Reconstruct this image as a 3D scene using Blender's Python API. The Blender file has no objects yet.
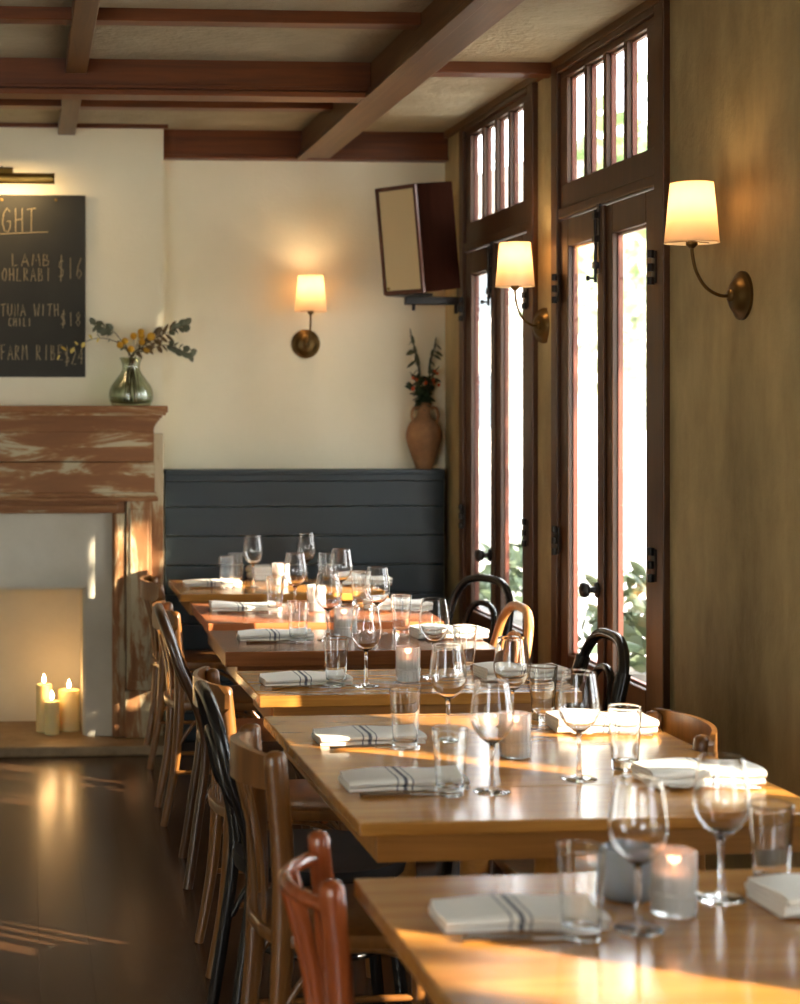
import bpy, bmesh, math, random
from mathutils import Vector, Matrix
random.seed(7)
C = bpy.context.scene.collection
SC = bpy.context.scene
R = math.radians
# ---------------------------------------------------------------- camera
F, PX, HY, EYE = 1700.0, 136.0, 405.0, 1.55      # focal length (px), principal point, eye height
YAW = math.atan((PX - 25) / F)
cam = bpy.data.cameras.new('camera'); camo = bpy.data.objects.new('camera', cam); C.objects.link(camo)
camo.location = (0, 0, EYE); camo.rotation_euler = (R(90), 0, -YAW)
cam.sensor_fit = 'VERTICAL'; cam.sensor_height = 36; cam.lens = F / 1004 * 36
cam.shift_x = (400 - PX) / 1004; cam.shift_y = -(502 - HY) / 1004
cam.dof.use_dof = True; cam.dof.focus_distance = 4.9; cam.dof.aperture_fstop = 3.4
cam.clip_start = .05; cam.clip_end = 300
SC.camera = camo
# ---------------------------------------------------------------- world, sun, exposure
SKY, SUN, EXPO = 10.5, 27.0, 0.46
w = bpy.data.worlds.new('world'); SC.world = w; w.use_nodes = True
bg = w.node_tree.nodes['Background']; bg.inputs[0].default_value = (.93, .96, 1, 1); bg.inputs[1].default_value = SKY
SUN_AZ, SUN_EL = (-.848, .53), R(19)
sl = bpy.data.lights.new('sun', 'SUN'); sl.energy = SUN; sl.color = (1, .84, .64); sl.angle = R(.6)
so = bpy.data.objects.new('sun', sl); C.objects.link(so)
dv = Vector((SUN_AZ[0] * math.cos(SUN_EL), SUN_AZ[1] * math.cos(SUN_EL), -math.sin(SUN_EL)))
so.rotation_euler = dv.to_track_quat('-Z', 'Y').to_euler(); so.location = (12, -9, 9)
SC.view_settings.view_transform = 'Standard'; SC.view_settings.look = 'None'
SC.view_settings.exposure = EXPO; SC.view_settings.gamma = 1; SC.view_settings.use_curve_mapping = False
WX, BY, CZ = 1.983, 7.93, 2.83                     # right wall, back wall, ceiling
def portal(loc, rot, sx, sy):
    l = bpy.data.lights.new('window_portal', 'AREA'); l.shape = 'RECTANGLE'; l.size = sx; l.size_y = sy
    l.cycles.is_portal = True
    o = bpy.data.objects.new('window_portal', l); C.objects.link(o); o.location = loc; o.rotation_euler = rot
# ---------------------------------------------------------------- pixel -> place
def ray(u, v):
    x = (u - PX) / F; c, s = math.cos(YAW), math.sin(YAW)
    return Vector((x * c + s, c - x * s, -(v - HY) / F))
def on_z(u, v, z):
    d = ray(u, v); t = (z - EYE) / d.z; return Vector((d.x * t, d.y * t, z))
def on_y(u, v, Y):
    d = ray(u, v); t = Y / d.y; return Vector((d.x * t, Y, EYE + d.z * t))
# ---------------------------------------------------------------- mesh builder
class MB:
    def __init__(s): s.bm = bmesh.new()
    def box(s, a, b, bev=0, rot=None, piv=None):
        t = bmesh.new(); bmesh.ops.create_cube(t, size=1)
        c = [(a[i] + b[i]) / 2 for i in range(3)]; d = [abs(b[i] - a[i]) for i in range(3)]
        for v in t.verts: v.co = Vector((v.co.x * d[0] + c[0], v.co.y * d[1] + c[1], v.co.z * d[2] + c[2]))
        if bev: bmesh.ops.bevel(t, geom=t.edges[:], offset=bev, segments=2, profile=.5, affect='EDGES')
        if rot:
            p = Vector(piv or c)
            for v in t.verts: v.co = rot @ (v.co - p) + p
        return s.add(t)
    def add(s, t):
        me = bpy.data.meshes.new('tmp'); t.to_mesh(me); t.free(); s.bm.from_mesh(me); bpy.data.meshes.remove(me); return s
    def lathe(s, prof, n=24, c=(0, 0, 0), axis='Z', rib=None):
        rings = []
        for r, z in prof:
            ring = []
            for k in range(n):
                a = 2 * math.pi * k / n; rr = max(r, 1e-5)
                if rib: rr *= 1 + rib * (k % 2)
                p = (rr * math.cos(a), rr * math.sin(a), z)
                if axis == 'X': p = (p[2], p[0], p[1])
                if axis == 'Y': p = (p[0], p[2], p[1])
                ring.append(s.bm.verts.new(Vector(p) + Vector(c)))
            rings.append(ring)
        for i in range(len(rings) - 1):
            for k in range(n):
                s.bm.faces.new((rings[i][k], rings[i][(k + 1) % n], rings[i + 1][(k + 1) % n], rings[i + 1][k]))
        return s
    def tube(s, pts, rad, n=8, closed=False, cap=True, flat=1.0, ref=None):
        pts = [Vector(p) for p in pts]; m = len(pts); rings = []
        rd = rad if isinstance(rad, (list, tuple)) else [rad] * m
        up = None
        for i, p in enumerate(pts):
            a = pts[i - 1] if (i > 0 or closed) else p; b = pts[(i + 1) % m] if (i < m - 1 or closed) else p
            t = (b - a).normalized()
            if ref is not None: x = (Vector(ref) - t * t.dot(Vector(ref))).normalized()
            elif up is None:
                x = t.orthogonal().normalized()
            else: x = (up - t * t.dot(up)).normalized()
            up = x; y = t.cross(x)
            rings.append([s.bm.verts.new(p + x * (rd[i] * math.cos(2 * math.pi * k / n)) + y * (rd[i] * flat * math.sin(2 * math.pi * k / n))) for k in range(n)])
        for i in range(m if closed else m - 1):
            q = rings[(i + 1) % m]
            for k in range(n): s.bm.faces.new((rings[i][k], rings[i][(k + 1) % n], q[(k + 1) % n], q[k]))
        if cap and not closed: s.bm.faces.new(rings[0][::-1]); s.bm.faces.new(rings[-1])
        return s
    def prism(s, poly, h0, h1, axis='Z', bev=0):
        t = bmesh.new()
        def P(p, h): return {'Z': (p[0], p[1], h), 'X': (h, p[0], p[1]), 'Y': (p[0], h, p[1])}[axis]
        a = [t.verts.new(P(p, h0)) for p in poly]; b = [t.verts.new(P(p, h1)) for p in poly]; n = len(poly)
        t.faces.new(a[::-1]); t.faces.new(b)
        for k in range(n): t.faces.new((a[k], a[(k + 1) % n], b[(k + 1) % n], b[k]))
        bmesh.ops.recalc_face_normals(t, faces=t.faces[:])
        if bev: bmesh.ops.bevel(t, geom=t.edges[:], offset=bev, segments=2, profile=.5, affect='EDGES')
        return s.add(t)
    def grid(s, f, nu, nv):
        v = [[s.bm.verts.new(f(i / nu, j / nv)) for j in range(nv + 1)] for i in range(nu + 1)]
        for i in range(nu):
            for j in range(nv): s.bm.faces.new((v[i][j], v[i + 1][j], v[i + 1][j + 1], v[i][j + 1]))
        return s
    def sphere(s, c, r, n=10, sq=(1, 1, 1)):
        t = bmesh.new(); bmesh.ops.create_uvsphere(t, u_segments=n, v_segments=max(5, n * 2 // 3), radius=r)
        for v in t.verts: v.co = Vector((v.co.x * sq[0], v.co.y * sq[1], v.co.z * sq[2])) + Vector(c)
        return s.add(t)
    def build(s, name, mat, parent=None, smooth=None, recalc=True):
        if recalc: bmesh.ops.recalc_face_normals(s.bm, faces=s.bm.faces[:])
        me = bpy.data.meshes.new(name)
        s.bm.to_mesh(me); s.bm.free()
        me.materials.append(mat)
        if smooth is not None:
            me.shade_smooth()
            if smooth > 0 and hasattr(me, 'set_sharp_from_angle'): me.set_sharp_from_angle(angle=R(smooth))
        o = bpy.data.objects.new(name, me); C.objects.link(o)
        if parent: o.parent = parent
        return o
def tag(o, label, cat, group=None, kind=None):
    o['label'] = label; o['category'] = cat
    if group: o['group'] = group
    if kind: o['kind'] = kind
    return o
def thing(name, loc=(0, 0, 0), rz=0, label=None, cat=None, group=None, kind=None):
    o = bpy.data.objects.new(name, None); C.objects.link(o); o.location = loc; o.rotation_euler = (0, 0, rz); o.empty_display_size = .1
    if label: tag(o, label, cat, group, kind)
    return o
def copy_tree(o, parent=None):
    c = o.copy(); C.objects.link(c); c.parent = parent
    for ch in list(o.children): copy_tree(ch, c)
    return c
def spline(pts, n=6):
    pts = [Vector(p) for p in pts]; out = []
    for i in range(len(pts) - 1):
        p0 = pts[max(i - 1, 0)]; p1 = pts[i]; p2 = pts[i + 1]; p3 = pts[min(i + 2, len(pts) - 1)]
        for k in range(n):
            t = k / n
            out.append(.5 * (2 * p1 + (p2 - p0) * t + (2 * p0 - 5 * p1 + 4 * p2 - p3) * t * t + (3 * p1 - p0 - 3 * p2 + p3) * t ** 3))
    out.append(pts[-1]); return out
# ---------------------------------------------------------------- materials
def mat(name):
    m = bpy.data.materials.new(name); m.use_nodes = True
    return m, m.node_tree.nodes, m.node_tree.links, m.node_tree.nodes['Principled BSDF']
def col(c): return (c[0], c[1], c[2], 1)
def srgb(r, g, b):
    f = lambda v: (v / 255 / 12.92) if v / 255 <= .04045 else ((v / 255 + .055) / 1.055) ** 2.4
    return (f(r), f(g), f(b))
def plain(name, c, rough=.5, metal=0, spec=.5, bump=0, bscale=200):
    m, N, L, p = mat(name); p.inputs['Base Color'].default_value = col(c); p.inputs['Roughness'].default_value = rough
    p.inputs['Metallic'].default_value = metal; p.inputs['Specular IOR Level'].default_value = spec
    if bump:
        t = N.new('ShaderNodeTexCoord'); n = N.new('ShaderNodeTexNoise'); n.inputs['Scale'].default_value = bscale; n.inputs['Detail'].default_value = 4
        b = N.new('ShaderNodeBump'); b.inputs['Strength'].default_value = bump; b.inputs['Distance'].default_value = .01
        L.new(t.outputs['Object'], n.inputs['Vector']); L.new(n.outputs[0], b.inputs['Height']); L.new(b.outputs[0], p.inputs['Normal'])
    return m
def ramp(N, stops):
    r = N.new('ShaderNodeValToRGB'); e = r.color_ramp.elements
    while len(e) < len(stops): e.new(.5)
    for i, (p, c) in enumerate(stops): e[i].position = p; e[i].color = col(c)
    return r
def wood(name, dark, light, axis=0, rough=.35, scale=1.0, bump=.05, coat=0):
    m, N, L, p = mat(name); t = N.new('ShaderNodeTexCoord'); mp = N.new('ShaderNodeMapping')
    sc = [38 * scale] * 3; sc[axis] = 2.2 * scale; mp.inputs['Scale'].default_value = sc
    oi = N.new('ShaderNodeObjectInfo'); ad = N.new('ShaderNodeVectorMath'); ad.operation = 'ADD'
    mu = N.new('ShaderNodeMath'); mu.operation = 'MULTIPLY'; mu.inputs[1].default_value = 9
    L.new(oi.outputs['Random'], mu.inputs[0]); L.new(t.outputs['Object'], ad.inputs[0]); L.new(mu.outputs[0], ad.inputs[1])
    L.new(ad.outputs[0], mp.inputs['Vector'])
    n = N.new('ShaderNodeTexNoise'); n.inputs['Scale'].default_value = 1; n.inputs['Detail'].default_value = 6; n.inputs['Roughness'].default_value = .62; n.inputs['Distortion'].default_value = .6
    L.new(mp.outputs[0], n.inputs['Vector'])
    r = ramp(N, [(.3, dark), (.7, light)]); L.new(n.outputs[0], r.inputs[0]); L.new(r.outputs[0], p.inputs['Base Color'])
    p.inputs['Roughness'].default_value = rough; p.inputs['Coat Weight'].default_value = coat; p.inputs['Coat Roughness'].default_value = .12
    b = N.new('ShaderNodeBump'); b.inputs['Strength'].default_value = bump; b.inputs['Distance'].default_value = .004
    L.new(n.outputs[0], b.inputs['Height']); L.new(b.outputs[0], p.inputs['Normal'])
    return m
def plaster(name, a, b_, scale=1.2, bump=.25, bscale=55, rough=.85, stretch=(1, 1, 1)):
    m, N, L, p = mat(name); t = N.new('ShaderNodeTexCoord'); mp = N.new('ShaderNodeMapping'); mp.inputs['Scale'].default_value = stretch
    L.new(t.outputs['Object'], mp.inputs['Vector'])
    n = N.new('ShaderNodeTexNoise'); n.inputs['Scale'].default_value = scale; n.inputs['Detail'].default_value = 8; n.inputs['Roughness'].default_value = .65
    L.new(mp.outputs[0], n.inputs['Vector'])
    r = ramp(N, [(.35, a), (.68, b_)]); L.new(n.outputs[0], r.inputs[0]); L.new(r.outputs[0], p.inputs['Base Color'])
    n2 = N.new('ShaderNodeTexNoise'); n2.inputs['Scale'].default_value = bscale; n2.inputs['Detail'].default_value = 5
    L.new(t.outputs['Object'], n2.inputs['Vector'])
    b = N.new('ShaderNodeBump'); b.inputs['Strength'].default_value = bump; b.inputs['Distance'].default_value = .008
    L.new(n2.outputs[0], b.inputs['Height']); L.new(b.outputs[0], p.inputs['Normal']); p.inputs['Roughness'].default_value = rough
    return m
def thin_glass(name, tint=(1, 1, 1), boost=.0, ior=1.45, rough=.0, edge=.0):
    m, N, L, p = mat(name); out = N['Material Output']; N.remove(p)
    tr = N.new('ShaderNodeBsdfTransparent'); gl = N.new('ShaderNodeBsdfGlossy'); gl.inputs['Roughness'].default_value = rough
    mx = N.new('ShaderNodeMixShader'); lf = N.new('ShaderNodeLayerWeight'); lf.inputs[0].default_value = .5   # Schlick, the same from both sides
    pw_ = N.new('ShaderNodeMath'); pw_.operation = 'POWER'; pw_.inputs[1].default_value = 5; L.new(lf.outputs['Facing'], pw_.inputs[0])
    f0 = ((ior - 1) / (ior + 1)) ** 2 + boost
    a = N.new('ShaderNodeMath'); a.operation = 'MULTIPLY_ADD'; a.inputs[1].default_value = 1 - f0; a.inputs[2].default_value = f0; a.use_clamp = True
    L.new(pw_.outputs[0], a.inputs[0]); L.new(a.outputs[0], mx.inputs[0]); L.new(tr.outputs[0], mx.inputs[1]); L.new(gl.outputs[0], mx.inputs[2])
    L.new(mx.outputs[0], out.inputs[0])
    if edge:
        lw = N.new('ShaderNodeLayerWeight'); lw.inputs[0].default_value = .25
        r = ramp(N, [(.0, tint), (1, tuple(v * (1 - edge) for v in tint))]); L.new(lw.outputs['Facing'], r.inputs[0]); L.new(r.outputs[0], tr.inputs[0])
    else: tr.inputs[0].default_value = col(tint)
    return m
def emit(name, c, s):
    m, N, L, p = mat(name); p.inputs['Base Color'].default_value = col(c); p.inputs['Emission Color'].default_value = col(c); p.inputs['Emission Strength'].default_value = s
    return m
M = {}
M['wall'] = plaster('cream_plaster', srgb(228, 221, 194), srgb(238, 231, 206), 1.0, .12, 60)
M['wall_r'] = plaster('plaster_sun_streaks', srgb(122, 107, 72), srgb(192, 174, 128), 1.6, .3, 34, .62, (1, 1.2, .45))  # upright lighter streaks in the colour imitate reflected sunlight and sconce glow
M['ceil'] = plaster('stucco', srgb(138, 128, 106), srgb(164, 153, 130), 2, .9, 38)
M['beam'] = wood('beam_wood', srgb(84, 42, 13), srgb(116, 60, 21), 0, .42)
M['beam_y'] = wood('beam_wood_long', srgb(80, 50, 21), srgb(108, 71, 34), 1, .42)
M['door'] = wood('door_wood', srgb(64, 38, 18), srgb(86, 53, 27), 2, .42)
M['bead'] = plain('red_varnish', srgb(94, 40, 20), .5)
M['floor'] = wood('floor_board', srgb(50, 33, 20), srgb(72, 48, 29), 1, .25, .7, .03)
M['wains'] = plain('slate_paint', srgb(42, 54, 60), .42, bump=.03, bscale=20)
M['surround'] = plaster('hearth_plaster', srgb(190, 184, 166), srgb(206, 200, 184), 3, .08, 30)
M['firebox'] = plaster('firebox_plaster', srgb(196, 189, 168), srgb(208, 202, 182), 2, .1, 40)
M['hearth'] = plaster('hearth_stone', srgb(120, 98, 68), srgb(160, 138, 104), 6, .1, 40, .5)
M['t_gold'] = wood('table_golden', srgb(164, 106, 44), srgb(202, 144, 70), 0, .22, .9, .02, .3)
M['t_brown'] = wood('table_brown', srgb(112, 66, 36), srgb(150, 94, 54), 0, .24, .9, .02, .3)
M['t_red'] = wood('table_reddish', srgb(140, 80, 44), srgb(184, 112, 68), 0, .26, .9, .02, .3)
M['t_leg'] = wood('table_frame_wood', srgb(150, 98, 40), srgb(184, 126, 58), 0, .4)
M['c_brown'] = wood('chair_brown', srgb(94, 58, 24), srgb(130, 84, 38), 2, .3, 1, .02, .3)
M['c_dark'] = wood('chair_dark', srgb(58, 34, 18), srgb(84, 52, 26), 2, .28, 1, .02, .4)
M['c_red'] = wood('chair_reddish', srgb(140, 66, 28), srgb(178, 92, 46), 2, .25, 1, .02, .5)
M['c_black'] = plain('chair_black', (.012, .010, .009), .22)
M['c_seat'] = plain('chair_black_seat', (.016, .012, .01), .6, spec=.25)
M['c_nat'] = wood('chair_natural', srgb(150, 98, 52), srgb(186, 130, 76), 2, .28, 1, .02, .4)
M['brass'] = plain('aged_brass', srgb(96, 74, 40), .38, .85)
M['brass2'] = plain('brass', srgb(150, 118, 58), .3, .95)
M['iron'] = plain('dark_iron', (.02, .016, .013), .4, .5)
M['steel'] = plain('steel', (.75, .74, .72), .16, 1)
M['black'] = plain('black_metal', (.012, .012, .012), .45, .3)
M['pane'] = thin_glass('window_glass', (.97, .98, .97), 0)
def real_glass(name, c=(1, 1, 1), ior=1.47, rough=0.0):
    m, N, L, p = mat(name); p.inputs['Base Color'].default_value = col(c); p.inputs['Transmission Weight'].default_value = 1; p.inputs['IOR'].default_value = ior; p.inputs['Roughness'].default_value = rough
    return m
M['glass'] = real_glass('stem_glass'); M['glass2'] = real_glass('tumbler_glass', (.985, .995, .99))
M['vase'] = thin_glass('green_glass', (.90, .94, .86), .05, 1.5, 0, .25)
M['cupblue'] = real_glass('cloudy_blue_glass', (.70, .77, .84), 1.3, .25); M['cupblue'].node_tree.nodes['Principled BSDF'].inputs['Transmission Weight'].default_value = .6
M['terra'] = plaster('terracotta', srgb(118, 86, 56), srgb(158, 116, 76), 12, .2, 50)
M['leaf'] = plain('leaf_green', srgb(64, 74, 44), .6); M['leafd'] = plain('leaf_dark', srgb(34, 52, 24), .6)
M['leafg'] = plain('eucalyptus_grey', srgb(84, 88, 66), .65); M['leafb'] = plain('dried_leaf', srgb(92, 72, 38), .65)
M['leafy'] = plain('yellowed_leaf', srgb(170, 146, 60), .65)
M['stem'] = plain('stem_brown', srgb(70, 60, 34), .7); M['yellow'] = plain('craspedia', srgb(188, 142, 30), .8, bump=.6, bscale=160)
M['orange'] = plain('berry_orange', srgb(196, 80, 36), .5)
M['chalk'] = plain('chalk', srgb(150, 136, 108), .9)
M['grille'] = plain('speaker_cloth', srgb(222, 206, 166), .95, spec=.1, bump=.3, bscale=600)
M['spk'] = wood('speaker_walnut', srgb(22, 9, 5), srgb(34, 15, 9), 2, .8)
M['spk'].node_tree.nodes['Principled BSDF'].inputs['Specular IOR Level'].default_value = 0
M['wax'], N_, L_, p_ = mat('candle_wax'); p_.inputs['Base Color'].default_value = col(srgb(226, 206, 150)); p_.inputs['Subsurface Weight'].default_value = .4; p_.inputs['Subsurface Radius'].default_value = (.02, .012, .006); p_.inputs['Roughness'].default_value = .5
M['waxw'] = plain('votive_wax', srgb(236, 226, 214), .5)
M['flame'] = emit('flame', (1, .72, .36), 40)
M['wick'] = plain('wick', (.02, .02, .02), .9)
def chalkboard_mat():
    m, N, L, p = mat('slate_board'); t = N.new('ShaderNodeTexCoord'); n = N.new('ShaderNodeTexNoise'); n.inputs['Scale'].default_value = 5; n.inputs['Detail'].default_value = 6
    L.new(t.outputs['Object'], n.inputs['Vector']); r = ramp(N, [(.3, srgb(34, 35, 30)), (.75, srgb(48, 47, 40))]); L.new(n.outputs[0], r.inputs[0]); L.new(r.outputs[0], p.inputs['Base Color']); p.inputs['Roughness'].default_value = .7
    return m
M['board'] = chalkboard_mat()
def mantel_mat(axis):
    m, N, L, p = mat('weathered_paint'); t = N.new('ShaderNodeTexCoord'); mp = N.new('ShaderNodeMapping')
    s = [7.5, 7.5, 7.5]; s[axis] = 1.5; mp.inputs['Scale'].default_value = s; L.new(t.outputs['Object'], mp.inputs['Vector'])
    n = N.new('ShaderNodeTexNoise'); n.inputs['Scale'].default_value = 1.6; n.inputs['Detail'].default_value = 9; n.inputs['Roughness'].default_value = .68; n.inputs['Distortion'].default_value = .5
    L.new(mp.outputs[0], n.inputs['Vector'])
    r = ramp(N, [(.0, srgb(98, 62, 30)), (.50 if axis == 0 else .44, srgb(130, 84, 43)), (.55 if axis == 0 else .50, srgb(148, 108, 66)), (.59 if axis == 0 else .55, srgb(176, 162, 130)), (.9, srgb(190, 178, 150))]); L.new(n.outputs[0], r.inputs[0]); L.new(r.outputs[0], p.inputs['Base Color'])
    p.inputs['Roughness'].default_value = .62
    b = N.new('ShaderNodeBump'); b.inputs['Strength'].default_value = .3; b.inputs['Distance'].default_value = .006; L.new(n.outputs[0], b.inputs['Height']); L.new(b.outputs[0], p.inputs['Normal'])
    return m
M['man_x'] = mantel_mat(0); M['man_z'] = mantel_mat(2)
def napkin_mat():
    m, N, L, p = mat('napkin_cloth'); t = N.new('ShaderNodeTexCoord'); sx = N.new('ShaderNodeSeparateXYZ'); L.new(t.outputs['Object'], sx.inputs[0])
    W = srgb(240, 236, 226); B = srgb(96, 98, 106)
    mr = N.new('ShaderNodeMapRange'); mr.inputs[1].default_value = -.13; mr.inputs[2].default_value = .13; L.new(sx.outputs[0], mr.inputs[0])
    r = ramp(N, [(0, W), (.40, B), (.412, W), (.455, B), (.485, W), (.52, B), (.532, W)]); r.color_ramp.interpolation = 'CONSTANT'
    L.new(mr.outputs[0], r.inputs[0]); L.new(r.outputs[0], p.inputs['Base Color']); p.inputs['Roughness'].default_value = .9
    n = N.new('ShaderNodeTexNoise'); n.inputs['Scale'].default_value = 90; L.new(t.outputs['Object'], n.inputs['Vector'])
    b = N.new('ShaderNodeBump'); b.inputs['Strength'].default_value = .25; b.inputs['Distance'].default_value = .004; L.new(n.outputs[0], b.inputs['Height']); L.new(b.outputs[0], p.inputs['Normal'])
    return m
M['napkin'] = napkin_mat()
def shade_mat():
    m, N, L, p = mat('lamp_shade_linen'); out = N['Material Output']; N.remove(p)
    d = N.new('ShaderNodeBsdfDiffuse'); t = N.new('ShaderNodeBsdfTranslucent'); mx = N.new('ShaderNodeMixShader'); mx.inputs[0].default_value = .55
    d.inputs[0].default_value = (.82, .72, .56, 1); t.inputs[0].default_value = (.58, .39, .22, 1)
    L.new(d.outputs[0], mx.inputs[1]); L.new(t.outputs[0], mx.inputs[2]); L.new(mx.outputs[0], out.inputs[0])
    return m
M['shade'] = shade_mat()
# ================================================================ ROOM SHELL
XL, YF = -4.6, -1.8
def struct(name, mb, m, label, cat, smooth=None): return tag(mb.build(name, m, None, smooth), label, cat, kind='structure')
# floor: base slab + planks
fl = struct('floor', MB().box((XL, YF, -.12), (WX + .05, BY + .4, -.022)), M['floor'], 'dark glossy wooden plank floor of the dining room', 'floor')
pw = .145; k = 0; x = XL
meshes = {}
while x < WX - .01:
    y = YF + random.uniform(-2.4, -.2)
    while y < BY:
        ln = 2.6; y0, y1 = max(y, YF), min(y + ln, BY)
        if y1 - y0 > .05:
            wd = min(pw, WX - x)
            o = MB().box((0, 0, -.022), (wd - .0004, y1 - y0 - .0004, 0)).build('plank', M['floor'], fl)
            o.location = (x, y0, 0)
        y += ln
    x += pw
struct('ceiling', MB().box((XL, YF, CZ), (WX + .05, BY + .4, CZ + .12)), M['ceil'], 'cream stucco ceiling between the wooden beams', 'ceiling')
# doors along the right wall: near edge of each unit
DOORS = [('door_1', 6.47), ('door_2', 5.12), ('door_3', 2.88), ('door_4', .70)]
DW = 1.12
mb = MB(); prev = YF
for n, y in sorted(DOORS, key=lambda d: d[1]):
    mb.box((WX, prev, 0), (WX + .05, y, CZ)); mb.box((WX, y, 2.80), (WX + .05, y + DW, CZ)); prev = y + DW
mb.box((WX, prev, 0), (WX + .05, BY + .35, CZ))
struct('wall_right', mb, M['wall_r'], 'ochre plaster wall with painted sun streaks and glazed doors on the right', 'wall')
# chimney breast with firebox opening
CY, CX0, CX1 = 7.75, -1.34, .632
FBX0, FBX1, FBZ = -.98, .272, .72
mb = MB()
mb.box((CX0, CY, 0), (FBX0, 8.3, CZ)).box((FBX1, CY, 0), (CX1, 8.3, CZ)).box((FBX0, CY, FBZ), (FBX1, 8.3, CZ)).box((FBX0, 8.14, 0), (FBX1, 8.3, FBZ))
struct('wall_chimney', mb, M['wall'], 'cream plaster chimney breast behind chalkboard and mantel', 'wall')
mb = MB().box((CX1, BY, 0), (WX, BY + .2, CZ)); struct('wall_back', mb, M['wall'], 'cream plaster back wall with a single lit sconce', 'wall')
struct('wall_side', MB().box((XL, BY, 0), (CX0, BY + .2, CZ)), M['wall'], 'cream plaster back wall left of the chimney breast', 'wall')
# left wall and wall behind the camera, with an unseen window added for soft daylight
struct('wall_left', MB().box((XL - .14, YF, 0), (XL, BY + .2, CZ)), M['wall'], 'cream plaster wall on the far left of the room', 'wall')
FW0, FW1 = -3.6, -1.8
mb = MB().box((XL, YF - .14, 0), (FW0, YF, CZ)).box((FW1, YF - .14, 0), (WX + .05, YF, CZ)).box((FW0, YF - .14, 0), (FW1, YF, .7)).box((FW0, YF - .14, 2.5), (FW1, YF, CZ))
struct('wall_front', mb, M['wall'], 'cream plaster street wall behind the viewer with one added window', 'wall')
wd = thing('added_window_1', (0, 0, 0), 0, 'added unseen window with wooden frame behind the viewer', 'window', kind='structure')
for a_, b_ in (((FW0, .7), (FW0 + .06, 2.5)), ((FW1 - .06, .7), (FW1, 2.5)), ((-2.73, .76), (-2.67, 2.44)), ((FW0 + .06, .7), (FW1 - .06, .76)), ((FW0 + .06, 2.44), (FW1 - .06, 2.5))):
    MB().box((a_[0], YF - .1, a_[1]), (b_[0], YF - .03, b_[1])).build('window_frame', M['door'], wd)  # frame of the added unseen window
MB().box((FW0 + .05, YF - .07, .75), (FW1 - .05, YF - .066, 2.45)).build('pane', M['pane'], wd)  # pane of the added unseen window
portal(((FW0 + FW1) / 2, YF - .16, 1.6), (R(90), 0, R(0)), FW1 - FW0, 1.8)
for n, y in DOORS: portal((WX + .07, y + DW / 2, 1.6), (0, R(90), 0), 2.4, DW)
# beams
nb = 0
def beam(a, b, m, label, mold=None):
    global nb; nb += 1
    mb = MB().box(a, b, .004)
    for (p, q) in (mold or []): mb.box(p, q, .003)
    return struct('trim_%d' % nb, mb, m, label, 'beam')
GX0, GX1, GB = 1.29, 1.42, 2.70
beam((GX0, YF, GB), (GX1, BY - .05, CZ + .02), M['beam_y'], 'large reddish brown ceiling beam running toward the back wall', [((GX0 - .024, YF, GB - .006), (GX0 + .02, BY - .06, GB + .014)), ((GX0 - .012, YF, GB + .02), (GX0 + .02, BY - .06, GB + .034))])
beam((XL, 6.28, GB), (GX0, 6.41, CZ + .02), M['beam'], 'deep brown cross beam over the room in front of the fireplace', [((XL, 6.256, GB - .006), (GX0 - .024, 6.30, GB + .014)), ((XL, 6.268, GB + .02), (GX0 - .012, 6.30, GB + .034))])
beam((XL, 5.47, 2.790), (GX0, 5.55, CZ + .02), M['beam'], 'shallow brown cross batten nearest the viewer, left of the large beam')
beam((XL, 7.06, 2.79), (GX0, 7.14, CZ + .02), M['beam'], 'shallow brown cross batten just before the chimney breast')
beam((.15, YF, 2.776), (.228, 6.28, CZ + .02), M['beam_y'], 'narrow lengthwise ceiling batten at upper left, nearer half')
beam((.15, 6.41, 2.78), (.228, CY, CZ + .02), M['beam_y'], 'narrow lengthwise ceiling batten ending at the chimney breast')
beam((GX1, 6.24, 2.788), (WX, 6.33, CZ + .02), M['beam'], 'short brown cross batten between large beam and door pier')
beam((CX1, BY - .06, GB + .005), (WX, BY, CZ + .02), M['beam'], 'dark brown cornice board along the top of the back wall', [((CX1, BY - .072, GB - .004), (WX, BY, GB + .012))])
beam((CX0, CY - .02, CZ - .018), (CX1 + .02, CY, CZ + .005), M['beam'], 'thin brown strip topping the chimney breast')
beam((WX - .022, 2.0, CZ - .03), (WX, BY - .06, CZ + .01), M['beam_y'], 'thin brown crown strip along the top of the door wall')
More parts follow.
